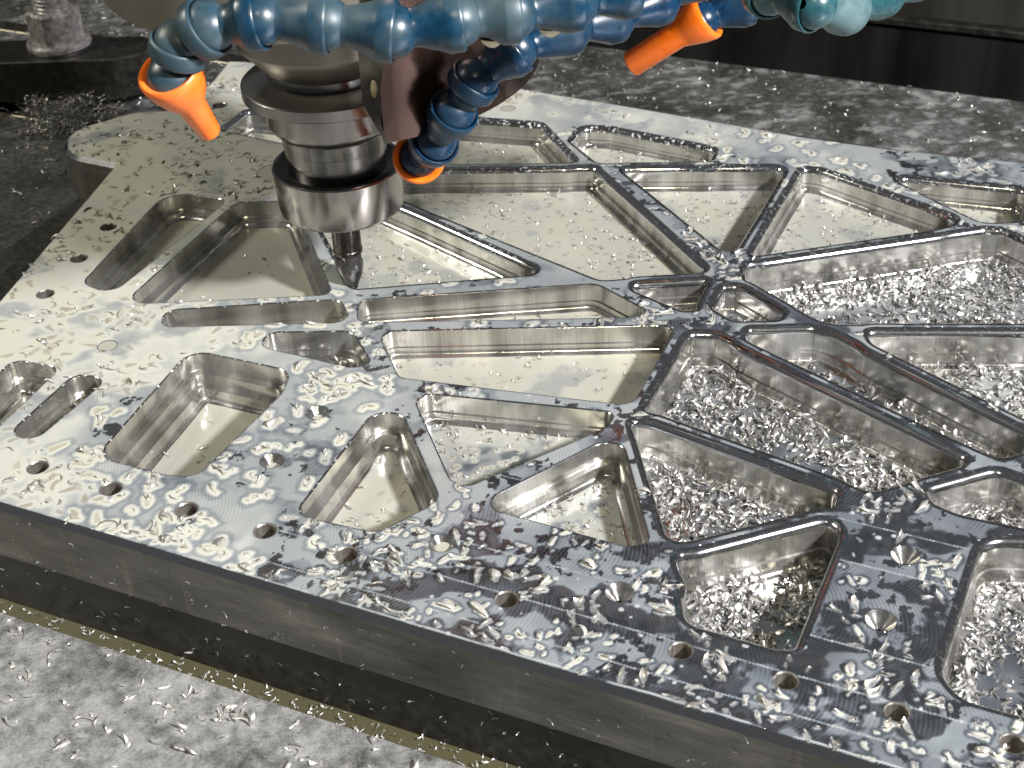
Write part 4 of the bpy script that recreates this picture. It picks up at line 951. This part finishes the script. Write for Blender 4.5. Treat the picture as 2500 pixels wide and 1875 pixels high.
hose('coolant_hose', HOSE2, 6.1, [M_HOSED], 'dark glossy blue hose curling down right of the spindle to an orange ring nozzle', (NOZ2, 2.6), ())
hose('coolant_hose', HOSE3, 6.0, [M_HOSED], 'short blue hose end with a straight orange nozzle in front of the black cover', (NOZ3, 3.6))
hose('coolant_hose', HOSE4, 6.3, [M_HOSEL], 'pale blue hose bending along the upper right edge, no nozzle in view')

# ------------------------------------------------------------------ clamp, nut, swarf
cl = empty('strap_clamp', CLAMP['o'], 'black steel strap clamp with hex nut on a threaded stud, behind the plate corner', 'strap clamp')
def prism(pts, z0, z1, bev=.4):
    P = np.array(pts, float); P = P if area2(P) > 0 else P[::-1]; n = len(P); c = P.mean(0)
    nn = normals_in(P); V = [tuple(p) + (z0,) for p in P] + [tuple(p) + (z1 - bev,) for p in P] + [tuple(p + q * bev) + (z1,) for p, q in zip(P, nn)]
    F = [tuple(range(n - 1, -1, -1)), tuple(range(2 * n, 3 * n))]
    for r in range(2):
        for i in range(n): F.append((r * n + i, r * n + (i + 1) % n, (r + 1) * n + (i + 1) % n, (r + 1) * n + i))
    return V, F
zb, zt = CLAMP['zb'], CLAMP['zt']
V, F = prism(CLAMP['bar'], zb, zt, .5); mesh('clamp_bar', V, F, M_BLACK, cl, False)
V, F = prism(CLAMP['foot'], SUBZ, zb - .05, .3); mesh('clamp_foot', V, F, M_BLACK, cl, False)
NXc, NYc = CLAMP['nut']
def lathe_at(prof, mat, name, parent, n=48, sharp=30):
    V, F = lathe(prof, n, NXc, NYc); return mesh(name, V, F, mat, parent, True, None, sharp)
nut = lathe_at([(0.5, zt + 3.3), (12.3, zt + 3.3), (13.6, zt + 2.4), (13.8, zt + .9), (13.4, zt + .05)], M_NUT, 'flange_nut', cl)
lathe_at([(14.2, zt + .9), (15.2, zt + .7), (15.4, zt + .05)], M_BLACK, 'washer', cl)
a = np.radians(np.arange(0, 360, 60) + 20); hexP = np.stack([NXc + 11.2 * np.cos(a), NYc + 11.2 * np.sin(a)], 1)
V, F = prism(hexP, zt + 3.2, zt + 16.5, 1.1); mesh('hex_body', V, F, M_NUT, nut, False)
prof = []; z = zt + 14
while z < zt + 60: prof += [(6.9, z), (7.6, z + .55), (7.6, z + .8), (6.9, z + 1.35)]; z += 1.75
lathe_at(prof, M_NUT, 'threaded_stud', cl, 40, 20)
# stringy swarf by the clamp
rs = np.random.default_rng(5); Vs, Fs = [], []; off = 0
for q in range(420):
    c = np.array(SWARF) + np.array([rs.normal(0, 10), rs.normal(0, 8), 0]); z0 = SUBZ + rs.uniform(.3, 12) ; nseg = 16; d0 = rs.uniform(0, 6.28); rr_ = rs.uniform(.6, 4.5); turn = rs.uniform(1.5, 9); pit = rs.uniform(-3, 3)
    w = rs.uniform(.07, .26); pts = []
    for k in range(nseg):
        t = turn * k / nseg; pts.append((c[0] + rr_ * math.cos(d0 + t) * (1 + .3 * math.sin(t)), c[1] + rr_ * math.sin(d0 + t), max(SUBZ + .1, z0 + pit * k / nseg + 1.2 * math.sin(t * 1.3 + q))))
    for k, p in enumerate(pts):
        Vs += [(p[0], p[1], p[2] - w), (p[0] + w * .8, p[1], p[2] + w * .2), (p[0], p[1] + w * .6, p[2] + w)]
        if k:
            b = off + k * 3
            for s_ in range(3): Fs.append((b - 3 + s_, b - 3 + (s_ + 1) % 3, b + (s_ + 1) % 3, b + s_))
    off += nseg * 3
mesh_o = mesh('swarf_pile', Vs, np.array(Fs), chip_mat('oily_swarf', (.5, .49, .47), .16, 1.0), None, True, {'tone': rs.uniform(.1, 1, len(Vs))})
tag(mesh_o, 'tangle of stringy metal swarf heaped at the foot of the clamp', 'swarf', None, 'stuff')
